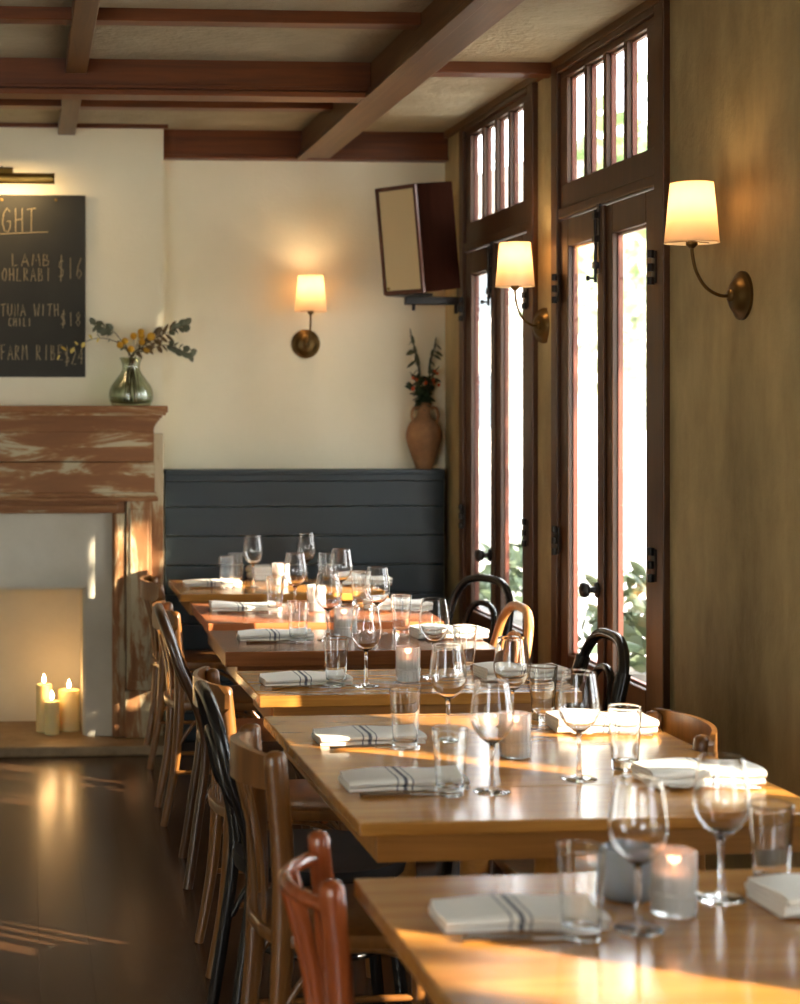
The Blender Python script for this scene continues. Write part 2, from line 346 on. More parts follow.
# ------------------------------------------------------------ glazed doors
def door_unit(name, y0, label):
    t = thing(name, (WX, y0, 0), 0, label, 'door', kind='structure')
    X0 = -.022                                   # casing face stands proud of the plaster
    cs = .08
    MB().box((X0, 0, 0), (.035, cs, 2.80), .004).build('jamb', M['door'], t)
    MB().box((X0, DW - .07, 0), (.035, DW, 2.80), .004).build('jamb', M['door'], t)
    MB().box((X0, cs, 2.775), (.035, DW - .07, 2.80), .004).build('head', M['door'], t)
    MB().box((X0 + .004, cs, 2.235), (.03, DW - .07, 2.275), .006).build('transom_bar', M['door'], t)
    MB().box((-.01, cs, -.02), (.05, DW - .07, .012)).build('threshold', M['door'], t)
    a, b = cs, DW - .07; LX0, LX1 = -.008, .022
    def bead(p, q, z0, z1, par):                 # reddish glazing bead around a pane, on the outer side
        g = .009; MB().box((.0105, p, z0), (.027, p + g, z1)).box((.0105, q - g, z0), (.027, q, z1)).box((.0105, p + g, z0), (.027, q - g, z0 + g)).box((.0105, p + g, z1 - g), (.027, q - g, z1)).build('glazing_bead', M['bead'], par)
    # transom sash with four panes
    ts = MB().box((LX0, a, 2.275), (LX1, b, 2.36), .003).box((LX0, a, 2.75), (LX1, b, 2.775), .003).box((LX0, a, 2.36), (LX1, a + .095, 2.75), .003).box((LX0, b - .075, 2.36), (LX1, b, 2.75), .003).build('transom_sash', M['door'], t)
    g0, g1 = a + .095, b - .075; pwid = (g1 - g0) / 4
    for i in range(4):
        ya, yb = g0 + i * pwid, g0 + (i + 1) * pwid
        if i: MB().box((LX0 + .002, ya - .016, 2.36), (LX1, ya + .016, 2.75), .002).build('muntin', M['door'], ts)
        MB().box((.006, ya + .016 * (i > 0), 2.36), (.010, yb - .016 * (i < 3), 2.75)).build('pane', M['pane'], ts); bead(ya + .016 * (i > 0), yb - .016 * (i < 3), 2.36, 2.75, ts)
    mid = (a + b) / 2 + .005
    for j, (ya, yb) in enumerate(((a + .003, mid - .002), (mid + .002, b - .003))):
        sa = .10 if j == 0 else .075; sb = .075 if j == 0 else .085
        lf = MB().box((LX0, ya, .015), (LX1, ya + sa, 2.23), .004).box((LX0, yb - sb, .015), (LX1, yb, 2.23), .004).box((LX0, ya + sa, 2.13), (LX1, yb - sb, 2.23), .004).box((LX0, ya + sa, .015), (LX1, yb - sb, .64), .004).build('door_leaf', M['door'], t)
        MB().box((.006, ya + sa, .64), (.010, yb - sb, 2.13)).build('pane', M['pane'], lf); bead(ya + sa, yb - sb, .64, 2.13, lf)
        MB().box((LX0 - .006, ya + sa + .02, .14), (LX0, yb - sb - .02, .56), .003).build('panel', M['door'], lf)
        hy = ya - .003 if j == 0 else yb + .003
        for z in (.36, 1.05, 1.98):
            hx = X0 - .003; hb = MB().box((hx, hy - .028, z - .05), (hx + .004, hy + .012 if j == 0 else hy + .028, z + .05), .001)
            for q in (-.042, 0, .042): hb.lathe([(0, q - .012), (.011, q - .012), (.011, q + .012), (0, q + .012)], 10, (hx - .006, hy, z))
            hb.build('hinge', M['iron'], lf, 40)
        if j == 0:                               # astragal strip, knob and bolt near the meeting stiles
            MB().box((LX0 - .012, yb - .02, .015), (LX0, yb + .012, 2.23), .003).build('astragal', M['door'], lf)
        else:
            ky = ya + .03
            MB().lathe([(0, 0), (.027, 0), (.027, -.006), (.012, -.009), (.010, -.028), (.022, -.034), (.027, -.046), (.024, -.058), (.012, -.064), (0, -.065)], 18, (LX0 - .012, ky, .915), 'X').build('knob', M['iron'], lf, 50)
            bl = MB().box((LX0 - .014, ky - .02, 2.0), (LX0, ky + .012, 2.24), .002).tube([(LX0 - .022, ky - .004, 1.97), (LX0 - .022, ky - .004, 2.22)], .006)
            for z in (2.03, 2.12, 2.2): bl.box((LX0 - .03, ky - .016, z - .012), (LX0, ky + .010, z + .012), .002)
            bl.build('slide_bolt', M['iron'], lf)
            MB().lathe([(.004, 0), (.004, -.018), (.009, -.02), (.010, -.028), (0, -.032)], 10, (LX0 - .024, ky - .004, 1.985), 'X').build('bolt_knob', M['iron'], lf, 50)
    return t
DL = {'door_1': 'far pair of brown glazed doors with transom beside the loudspeaker', 'door_2': 'near pair of brown glazed doors with transom between the two wall sconces',
      'door_3': 'brown glazed door pair beyond the right edge, beside the long table', 'door_4': 'brown glazed door pair behind the viewer on the right wall'}
for n, y in DOORS: door_unit(n, y, DL[n])
# ------------------------------------------------------------ wainscot on the back wall
wn = thing('trim_11', (0, 0, 0), 0, 'slate blue painted board wainscot with ledge along back wall', 'wainscot', kind='structure')
WF, WZ, WR = 7.80, 1.25, WX - .035
z = 0; i = 0
while z < WZ - .06:
    z1 = min(z + .135, WZ - .05)
    MB().box((CX1 + .012, WF, z + .0015), (WR, WF + .02, z1 - .0015), .003).build('board', M['wains'], wn); z = z1
MB().box((CX1 + .012, WF - .012, WZ - .05), (WR, WF + .02, WZ - .02), .003).build('cap_rail', M['wains'], wn)
MB().box((CX1 + .012, WF - .02, WZ - .02), (WR, BY, WZ), .003).build('ledge', M['wains'], wn)
MB().box((WR - .02, WF + .02, 0), (WR, BY, WZ - .02)).build('end_panel', M['wains'], wn)
# ------------------------------------------------------------ fireplace
fp = thing('fireplace_mantel', (-.354, CY, 0), 0, 'weathered brown wooden fireplace mantel with peeling white paint', 'mantel')
def mp_(mb, name, m, parent=fp, smooth=None):
    for v in mb.bm.verts: v.co -= Vector((-.354, CY, 0))
    return mb.build(name, m, parent, smooth)
HZ = .045
# coordinates in room space, mirrored about the fireplace axis
AX = -.354
def mirx(x): return 2 * AX - x
sur = MB().box((mirx(.40), CY - .02, HZ), (mirx(.272), CY, 1.06)).box((.272, CY - .02, HZ), (.40, CY, 1.06)).box((mirx(.272), CY - .02, FBZ), (.272, CY, 1.06))
mp_(sur, 'plaster_surround', M['surround'])
fb = MB().box((FBX0, 8.12, HZ), (FBX1, 8.14, FBZ)).box((FBX0, CY, HZ), (FBX0 + .01, 8.12, FBZ)).box((FBX1 - .01, CY, HZ), (FBX1, 8.12, FBZ)).box((FBX0, CY, FBZ - .01), (FBX1, 8.12, FBZ))
mp_(fb, 'firebox_lining', M['firebox'])
for sgn in (0, 1):
    f = (lambda x: x) if sgn == 0 else mirx
    mp_(MB().box((f(.395), CY - .065, HZ), (f(.455), CY, 1.06), .006).box((f(.402), CY - .075, HZ), (f(.425), CY - .06, 1.06), .005), 'inner_frame', M['man_z'])
    pl = mp_(MB().box((f(.458), CY - .075, .26), (f(.572), CY, 1.115), .004).box((f(.472), CY - .083, .30), (f(.558), CY - .07, 1.08), .006), 'pilaster', M['man_z'])
    mp_(MB().box((f(.45), CY - .09, HZ), (f(.585), CY, .26), .005), 'plinth', M['man_z'], fp)
    mp_(MB().box((f(.56), CY - .045, HZ), (f(.628), CY, 1.42), .004), 'backing_board', M['man_z'])
mp_(MB().box((mirx(.455), CY - .065, 1.06), (.455, CY, 1.12), .006).box((mirx(.42), CY - .078, 1.075), (.42, CY - .06, 1.10), .006), 'inner_frame_head', M['man_x'])
mp_(MB().box((mirx(.585), CY - .085, 1.155), (.585, CY, 1.292), .003), 'frieze_board', M['man_x'])
mp_(MB().box((mirx(.582), CY - .085, 1.295), (.582, CY, 1.43), .003), 'frieze_board', M['man_x'])
mp_(MB().box((mirx(.60), CY - .10, 1.115), (.60, CY, 1.135), .005).box((mirx(.594), CY - .094, 1.135), (.594, CY, 1.155), .005), 'lower_moulding', M['man_x'])
# crown moulding, profile swept along x with returned ends (stepped boxes give the profile)
cm = MB()
for i in range(7):
    a = i / 6; d = .088 + .075 * (1 - math.cos(a * math.pi / 2)) + .02 * a; z0 = 1.43 + .085 * i / 7; e = .580 + (d - .088) * .45
    cm.box((mirx(e), CY - d, z0), (e, CY, z0 + .0125))
mp_(cm, 'crown_moulding', M['man_x'])
mp_(MB().box((mirx(.636), CY - .205, 1.515), (.636, CY, 1.547), .006).box((mirx(.628), CY - .195, 1.503), (.628, CY, 1.516), .004), 'mantel_shelf', M['man_x'])
hs = tag(MB().box((mirx(.66), 7.49, 0), (.66, 8.12, HZ), .008).build('hearth_slab', M['hearth']), 'worn low stone hearth slab under the fireplace', 'hearth')
# pillar candles
def candle(u, v, Y, r, h, label):
    p = on_y(u, v, Y); t = thing('pillar_candle', (p.x, Y, HZ), 0, label, 'candle', 'pillar candles in the fireplace')
    MB().lathe([(0, 0), (r, 0), (r * 1.01, h * .5), (r, h), (r - .006, h + .001), (r - .014, h - .006), (0, h - .008)], 24).build('wax', M['wax'], t, 50)
    MB().tube([(0, 0, h - .01), (.001, 0, h + .010)], .0015, 6).build('wick', M['wick'], t)
    MB().lathe([(0, 0), (.006, .007), (.0085, .015), (.0065, .026), (.002, .038), (0, .043)], 12, (0, 0, h + .006)).build('flame', M['flame'], t, 60)
    l = bpy.data.lights.new('candle_light', 'POINT'); l.energy = .32; l.color = (1, .48, .16); l.shadow_soft_size = .02
    lo = bpy.data.objects.new('candle_light', l); C.objects.link(lo); lo.location = (p.x, Y, HZ + h + .06)
candle(44, 730, 7.86, .036, .215, 'tallest cream pillar candle lit at left in the fireplace')
candle(69, 730, 7.88, .050, .185, 'wide cream pillar candle lit at right in the fireplace')
candle(52, 736, 7.79, .034, .150, 'shortest cream pillar candle lit in front of the other two')
# ------------------------------------------------------------ chalkboard
bx1 = on_y(85.5, 300, CY - .03).x; bt = on_y(50, 195, CY - .03).z; bb = on_y(50, 377, CY - .03).z
cb = thing('chalkboard_menu', (bx1, CY, bb), 0, 'black chalkboard menu with handwritten dishes and prices above the mantel', 'chalkboard')
BWD = bx1 - (2 * AX - bx1)
MB().box((-BWD, -.028, 0), (0, -.012, bt - bb), .002).build('board', M['board'], cb)
for zb in (.05, bt - bb - .1): MB().box((-BWD + .05, -.012, zb), (-.05, 0, zb + .05)).build('mounting_batten', M['door'], cb)
for u in (2, 56): p = on_y(u, 200, CY - .03); MB().lathe([(0, -.004), (.005, -.003), (.006, 0)], 10, (p.x - bx1, -.028, p.z - bb), 'Y').build('screw', M['brass2'], cb)
GL = {'G': [[(.85, .85), (.5, 1), (.15, .75), (.05, .4), (.25, .05), (.6, 0), (.85, .2), (.85, .45), (.5, .45)]], 'H': [[(.1, 1), (.1, 0)], [(.8, 1), (.85, 0)], [(.1, .5), (.82, .55)]],
      'T': [[(0, .95), (1, 1)], [(.5, .97), (.45, 0)]], 'L': [[(.2, 1), (.15, 0), (.8, .05)]], 'A': [[(0, 0), (.45, 1), (.9, 0)], [(.15, .35), (.75, .38)]],
      'M': [[(0, 0), (.15, 1), (.5, .4), (.8, 1), (1, 0)]], 'B': [[(.1, 0), (.12, 1), (.6, .9), (.55, .6), (.15, .52), (.75, .4), (.7, .08), (.1, 0)]], 'O': [[(.5, 1), (.1, .6), (.2, .1), (.6, 0), (.9, .4), (.8, .85), (.5, 1)]],
      'R': [[(.1, 0), (.12, 1), (.65, .9), (.6, .58), (.12, .5), (.8, 0)]], 'I': [[(.5, 1), (.5, 0)]], '$': [[(.8, .85), (.3, .85), (.15, .6), (.75, .4), (.7, .12), (.1, .12)], [(.5, 1.15), (.45, -.12)]],
      '1': [[(.5, 1), (.5, 0)]], '6': [[(.8, 1), (.3, .6), (.15, .2), (.5, 0), (.8, .25), (.5, .48), (.2, .3)]], 'U': [[(.1, 1), (.12, .2), (.45, 0), (.8, .2), (.85, 1)]], 'N': [[(.1, 0), (.12, 1), (.8, 0), (.85, 1)]],
      'W': [[(0, 1), (.25, 0), (.5, .7), (.75, 0), (1, 1)]], 'C': [[(.85, .85), (.45, 1), (.1, .6), (.2, .1), (.6, 0), (.9, .15)]], 'F': [[(.15, 0), (.15, 1), (.85, 1)], [(.15, .52), (.7, .55)]], 'E': [[(.85, 1), (.15, 1), (.15, 0), (.85, 0)], [(.15, .5), (.7, .5)]],
      '8': [[(.5, .5), (.2, .75), (.5, 1), (.8, .75), (.5, .5), (.15, .25), (.5, 0), (.85, .25), (.5, .5)]], '2': [[(.15, .8), (.5, 1), (.8, .7), (.1, 0), (.9, 0)]], '4': [[(.7, 0), (.7, 1), (.1, .35), (.95, .35)]], 'P': [[(.1, 0), (.12, 1), (.7, .9), (.65, .5), (.12, .45)]]}
rng = random.Random(3)
def chalk(text, u0, u1, v0, v1, tilt=0):
    """one chalk line between pixel columns u0..u1 and rows v0..v1"""
    n = len(text); mb = MB(); adv = (u1 - u0) / n
    for i, ch in enumerate(text):
        if ch == ' ': continue
        for st in GL[ch]:
            pts = []
            for (a, b) in st:
                u = u0 + adv * (i + .1 + .75 * a) + rng.uniform(-.25, .25); v = v1 + (v0 - v1) * b + tilt * (i / n) + rng.uniform(-.3, .3)
                p = on_y(u, v, CY - .029); pts.append((p.x - bx1, -.029, p.z - bb))
            mb.tube(pts, .0021, 5)
    o = mb.build('chalk_lettering', M['chalk'], cb); o['kind'] = 'stuff'; return o
chalk('GHT', 1, 38, 208, 232); chalk('LAMB', 10, 52, 254, 266); chalk('OHLRABI', 1, 52, 268, 281); chalk('$16', 57, 84, 258, 279)
chalk('TUNA WITH', 0, 60, 304, 316); chalk('CHILI', 8, 32, 318, 326); chalk('$18', 60, 82, 312, 326); chalk('FARM RIBE', 0, 64, 345, 360); chalk('$24', 64, 84, 348, 364)
p = on_y(0, 234, CY - .029); q = on_y(48, 232, CY - .029); mb = MB().tube([(p.x - bx1, -.029, p.z - bb), (q.x - bx1, -.029, q.z - bb)], .0025, 5); mb.build('chalk_underline', M['chalk'], cb)
# picture light
pz = on_y(20, 178.5, CY - .16).z; px1 = on_y(54, 178, CY - .16).x
pl = thing('picture_light', (AX, CY, pz), 0, 'brass tube picture light mounted over the chalkboard', 'picture light')
hw = px1 - AX; r_ = .025
sh = MB(); N1 = 18
def tubeshade(u, v):
    a = R(0) + v * R(255); x = -hw + 2 * hw * u
    return Vector((x, -.16 + r_ * math.cos(a), r_ * math.sin(a)))
sh.grid(tubeshade, 1, N1); o = sh.build('tube_shade', M['brass2'], pl, 60); sm = o.modifiers.new('s', 'SOLIDIFY'); sm.thickness = .002
for e in (-hw, hw): MB().lathe([(0, -.002), (r_ + .001, -.002), (r_ + .001, .002), (0, .002)], 18, (e, -.16, 0), 'X').build('end_cap', M['brass2'], pl)
for e in (-.25, .25):
    MB().tube(spline([(e, 0, .045), (e, -.08, .06), (e, -.15, .045), (e, -.16, .02)], 5), .006).build('arm', M['brass'], pl, 60)
    MB().box((e - .05, -.175, .019), (e + .05, -.145, .045), .003).build('bracket', M['brass2'], pl)
MB().box((-.30, -.012, .02), (.30, 0, .07), .003).build('wall_plate', M['brass2'], pl)
MB().tube([(-hw + .02, -.16, -.004), (hw - .02, -.16, -.004)], .008, 10).build('lamp_tube', emit('lamp_tube_glow', (1, .74, .42), 3), pl)
al = bpy.data.lights.new('picture_lamp', 'AREA'); al.shape = 'RECTANGLE'; al.size = 2 * hw - .1; al.size_y = .02; al.energy = 3.6; al.color = (1, .66, .30)
ao = bpy.data.objects.new('picture_lamp', al); C.objects.link(ao); ao.location = (AX, CY - .16, pz - .02); ao.rotation_euler = (R(42), 0, 0)
# ------------------------------------------------------------ sconces
def sconce(loc, rz, label, e):
    t = thing('wall_sconce', loc, rz, label, 'wall lamp', 'brass wall sconces with tapered shades')   # local -y points into the room
    MB().lathe([(0, -.044), (.012, -.044), (.017, -.040), (.018, -.034), (.034, -.032), (.046, -.024), (.052, -.014), (.056, -.013), (.060, -.010), (.068, -.008), (.068, 0), (0, 0)], 28, (0, 0, 0), 'Y').build('backplate', M['brass'], t, 60)
    D = .145
    pts = spline([(0, -.03, 0), (0, -.065, .0), (0, -.105, .022), (0, -.132, .065), (0, -.143, .11), (0, -D, .14)], 5)
    MB().tube(pts, .0048, 8).build('arm', M['brass'], t, 60)
    MB().lathe([(0, .128), (.007, .13), (.016, .139), (.016, .147), (.010, .150), (.010, .20), (0, .20)], 14, (0, -D, 0)).build('socket', M['brass'], t, 60)
    s = MB(); s.lathe([(.0735, .145), (.0578, .31)], 32, (0, -D, 0)); o = s.build('lamp_shade', M['shade'], t, 0)
    for zz, rr in ((.145, .0735), (.31, .0578)): MB().tube([(rr * math.cos(a * math.pi / 16), -D + rr * math.sin(a * math.pi / 16), zz) for a in range(32)], .0012, 5, closed=True).build('shade_ring', M['shade'], o, 60)
    sp = MB()
    for a in range(3): sp.tube([(.009 * math.cos(a * 2.09), -D + .009 * math.sin(a * 2.09), .149), (.0726 * math.cos(a * 2.09), -D + .0726 * math.sin(a * 2.09), .149)], .0012, 5)
    sp.build('shade_carrier', M['brass'], t)
    MB().sphere((0, -D, .226), .022, 12, (1, 1, 1.3)).build('bulb', emit('bulb_glow', (1, .72, .4), 12), t, 0)
    l = bpy.data.lights.new('sconce_lamp', 'POINT'); l.energy = e; l.color = (1, .66, .36); l.shadow_soft_size = .03
    lo = bpy.data.objects.new('sconce_lamp', l); C.objects.link(lo); lo.parent = t; lo.location = (0, -D, .262)
SCW = 2.0
sconce((WX, 6.375, 1.853), R(-68), 'lit brass sconce with cream shade on the pier between the door pairs', SCW)
sconce((WX, 4.586, 1.853), R(-90), 'lit brass sconce with cream shade nearest, on bare right wall', SCW)
sp_ = on_y(305.5, 344, BY); sconce((sp_.x, BY, sp_.z), 0, 'lit brass sconce with cream shade alone on the back wall', SCW)
# ------------------------------------------------------------ loudspeaker on bracket
a_ = R(13.2 + 42)
spc = on_y(417, 240, 7.50)
sk = thing('loudspeaker', (0, 0, 0), 0, 'walnut box loudspeaker with pale grille mounted high in the corner', 'speaker')
W_, D_, H_ = .235, .235, .475
MB().box((-W_ / 2, 0, -H_ / 2), (W_ / 2, D_, H_ / 2), .004).build('cabinet', M['spk'], sk)
MB().box((-W_ / 2 + .015, -.008, -H_ / 2 + .017), (W_ / 2 - .015, .0, H_ / 2 - .017), .003).build('grille', M['grille'], sk)
FRM = wood('speaker_frame_walnut', srgb(70, 36, 22), srgb(96, 52, 32), 2, .6)
for a3, b3 in (((-W_ / 2, -H_ / 2), (-W_ / 2 + .014, H_ / 2)), ((W_ / 2 - .014, -H_ / 2), (W_ / 2, H_ / 2)), ((-W_ / 2 + .014, -H_ / 2), (W_ / 2 - .014, -H_ / 2 + .016)), ((-W_ / 2 + .014, H_ / 2 - .016), (W_ / 2 - .014, H_ / 2))):
    MB().box((a3[0], -.014, a3[1]), (b3[0], .0005, b3[1]), .002).build('frame_strip', FRM, sk)
MB().box((-W_ / 2 + .02, -.010, -H_ / 2 + .022), (-W_ / 2 + .036, -.008, -H_ / 2 + .034)).build('badge', M['brass2'], sk)
rotm = Matrix.Rotation(-a_, 4, 'Z') @ Matrix.Rotation(R(7), 4, 'X')
nf = rotm @ Vector((W_ / 2, 0, 0))               # near vertical edge of the front face
base = Vector((on_y(421, 238, 7.30).x, 7.30, on_y(421, 238, 7.30).z))
sk.matrix_world = Matrix.Translation(base - nf) @ rotm
br = thing('speaker_bracket', (WX, 7.63, 2.03), 0, 'black steel wall bracket carrying the loudspeaker', 'bracket')
MB().box((-.014, -.035, -.055), (0, .035, .075), .003).build('wall_plate', M['black'], br)
MB().box((-.26, -.018, -.024), (-.012, .018, .012), .003).build('arm', M['black'], br)
MB().box((-.33, -.11, .012), (-.17, .03, .024), .002, Matrix.Rotation(R(-50), 3, 'Z')).build('tray', M['black'], br)
MB().lathe([(0, -.03), (.008, -.03), (.008, .032), (0, .032)], 10, (-.22, 0, -.02)).build('bolt', M['black'], br)
MB().lathe([(0, -.04), (.008, -.04), (.008, .0), (0, .0)], 10, (-.026, 0, -.024)).build('bolt', M['black'], br)
# ================================================================ TABLES
TZ = .755
TN = {}
def table(key, fl_, nl, fr, nr, th, m, label, short, seam=None, legm=None):
    """corners in room coordinates (far-left, near-left, far-right, near-right)"""
    TN[key] = short
    c = (Vector(fl_) + Vector(nl) + Vector(fr) + Vector(nr)) / 4
    d = (Vector(fr) - Vector(fl_)); ang = math.atan2(d.y, d.x); wv = d.length; dp = (Vector(fl_) - Vector(nl)).length
    t = thing('dining_table', (c.x, c.y, 0), ang, label, 'table', 'wooden dining tables in a row')
    lm = legm or m
    hw, hd = wv / 2, dp / 2
    if seam:
        s = -hd + seam
        MB().box((-hw, -hd, TZ - th), (hw, s - .0008, TZ), .003).build('top_board', m, t); MB().box((-hw, s + .0008, TZ - th), (hw, hd, TZ), .003).build('top_board', m, t)
    else: MB().box((-hw, -hd, TZ - th), (hw, hd, TZ), .003).build('top', m, t)
    ins = .055; az0, az1 = TZ - th - .062, TZ - th
    for s in (-1, 1):
        MB().box((-hw + ins - .011, s * (hd - ins) - .011, az0), (hw - ins + .011, s * (hd - ins) + .011, az1), .002).build('apron', lm, t)
        MB().box((s * (hw - ins) - .011, -hd + ins + .012, az0), (s * (hw - ins) + .011, hd - ins - .012, az1), .002).build('apron', lm, t)
    for cy in ((-hd * .5, hd * .5) if dp > 1 else (0,)):
        pd = MB().lathe([(0, .03), (.05, .03), (.05, .05), (.036, .08), (.036, az0 - .05), (.06, az0 - .005), (.06, az1), (0, az1)], 20, (0, cy, 0)).build('pedestal', lm, t, 50)
        for k in range(4):
            a_ = k * math.pi / 2; dx, dy = math.cos(a_), math.sin(a_); e = (.30 if k % 2 == 0 else min(.24, hd * (.42 if dp > 1 else .85)))
            MB().tube([(0, cy, .05), (dx * e * .5, cy + dy * e * .5, .04), (dx * e, cy + dy * e, .018)], [.032, .028, .018], 8, flat=.8, ref=(0, 0, 1)).build('foot', lm, t, 50)
    return t
def T2(x, y): return (x, y)
table('T1', (.574, 2.826), (.545, 1.92), (1.50, 2.845), (1.475, 1.94), .03, M['t_gold'], 'golden wooden dining table nearest the viewer, cut off by the frame', 'nearest table', None, M['t_leg'])
table('T2', (.635, 4.313), (.606, 3.195), (1.575, 4.335), (1.548, 3.217), .026, M['t_gold'], 'long golden wooden dining table laid for four', 'long table for four', .28, M['t_leg'])
table('T3', (.642, 5.05), (.626, 4.61), (1.55, 5.07), (1.535, 4.63), .032, M['t_gold'], 'small golden dining table directly behind the long table', 'small golden table', None, M['t_leg'])
table('T4', (.640, 5.965), (.648, 5.44), (1.54, 5.965), (1.545, 5.44), .048, M['t_brown'], 'thick dark brown dining table in the middle of the row', 'thick dark brown table')
table('T5', (.664, 6.77), (.666, 6.155), (1.55, 6.77), (1.55, 6.155), .036, M['t_red'], 'reddish dining table with sunlit front edge, second from the back', 'reddish table')
table('T6', (.648, 7.72), (.655, 7.10), (1.53, 7.72), (1.535, 7.10), .03, M['t_gold'], 'farthest golden dining table against the slate wainscot', 'farthest table', None, M['t_leg'])
# ================================================================ CHAIRS
def bentwood(name, m, ht=.87, inner=1, collar=False, seatm=None, lean=0):
    """faces +x; origin on the floor under the seat centre"""
    t = thing(name)
    sz = .46; hwid = .185
    def side(s): return [(-.245, s * .19, 0.0), (-.215, s * .175, .2), (-.185, s * .165, sz - .02), (-.20, s * .178, .58), (-.238, s * hwid, ht - .17)]
    top = [(-.262, .165, ht - .07), (-.278, .10, ht - .012), (-.282, 0, ht), (-.278, -.10, ht - .012), (-.262, -.165, ht - .07)]
    LN = lambda P: [(x - lean * max(0, z - .46) / .4, y, z) for x, y, z in P]
    pts = spline(LN(side(1) + top + side(-1)[::-1]), 6); MB().tube(pts, [.016] * len(pts), 10).build('back_frame', m, t, 60)
    ih = ht - .095
    ip = [(-.178, .085, sz - .01), (-.20, .09, .58), (-.235, .095, ih - .13), (-.258, .07, ih - .03), (-.265, 0, ih), (-.258, -.07, ih - .03), (-.235, -.095, ih - .13), (-.20, -.09, .58), (-.178, -.085, sz - .01)]
    if inner: MB().tube(spline(LN(ip), 6), .012, 8).build('inner_hoop', m, t, 60)
    if collar:
        for s in (-1, 1): MB().tube([(-.235, s * .184, ht - .17), (-.258, s * .174, ht - .085)], [.022, .022], 10).build('collar', m, t, 60)
    MB().lathe([(0, sz - .005), (.175, sz - .005), (.205, sz - .02), (.21, sz - .002), (.205, sz + .014), (.17, sz + .010), (0, sz + .004)], 32).build('seat', M['c_seat'] if m is M['c_black'] else m, t, 60)
    for s in (-1, 1):
        MB().tube(spline([(.135, s * .135, sz - .015), (.16, s * .15, .25), (.185, s * .165, 0)], 5), [.019] * 5 + [.016] * 5 + [.012], 10).build('front_leg', m, t, 60)
        MB().tube(spline([(-.192, s * .166, .27), (-.14, s * .155, .36), (-.05, s * .152, sz - .03), (.05, s * .15, sz - .03), (.12, s * .145, .36), (.155, s * .148, .27)], 5), .008, 8).build('side_brace', m, t, 60)
    MB().tube([(.165 * math.cos(a * math.pi / 16), .16 * math.sin(a * math.pi / 16), .262) for a in range(32)], .0085, 8, closed=True).build('stretcher_ring', m, t, 60)
    return t
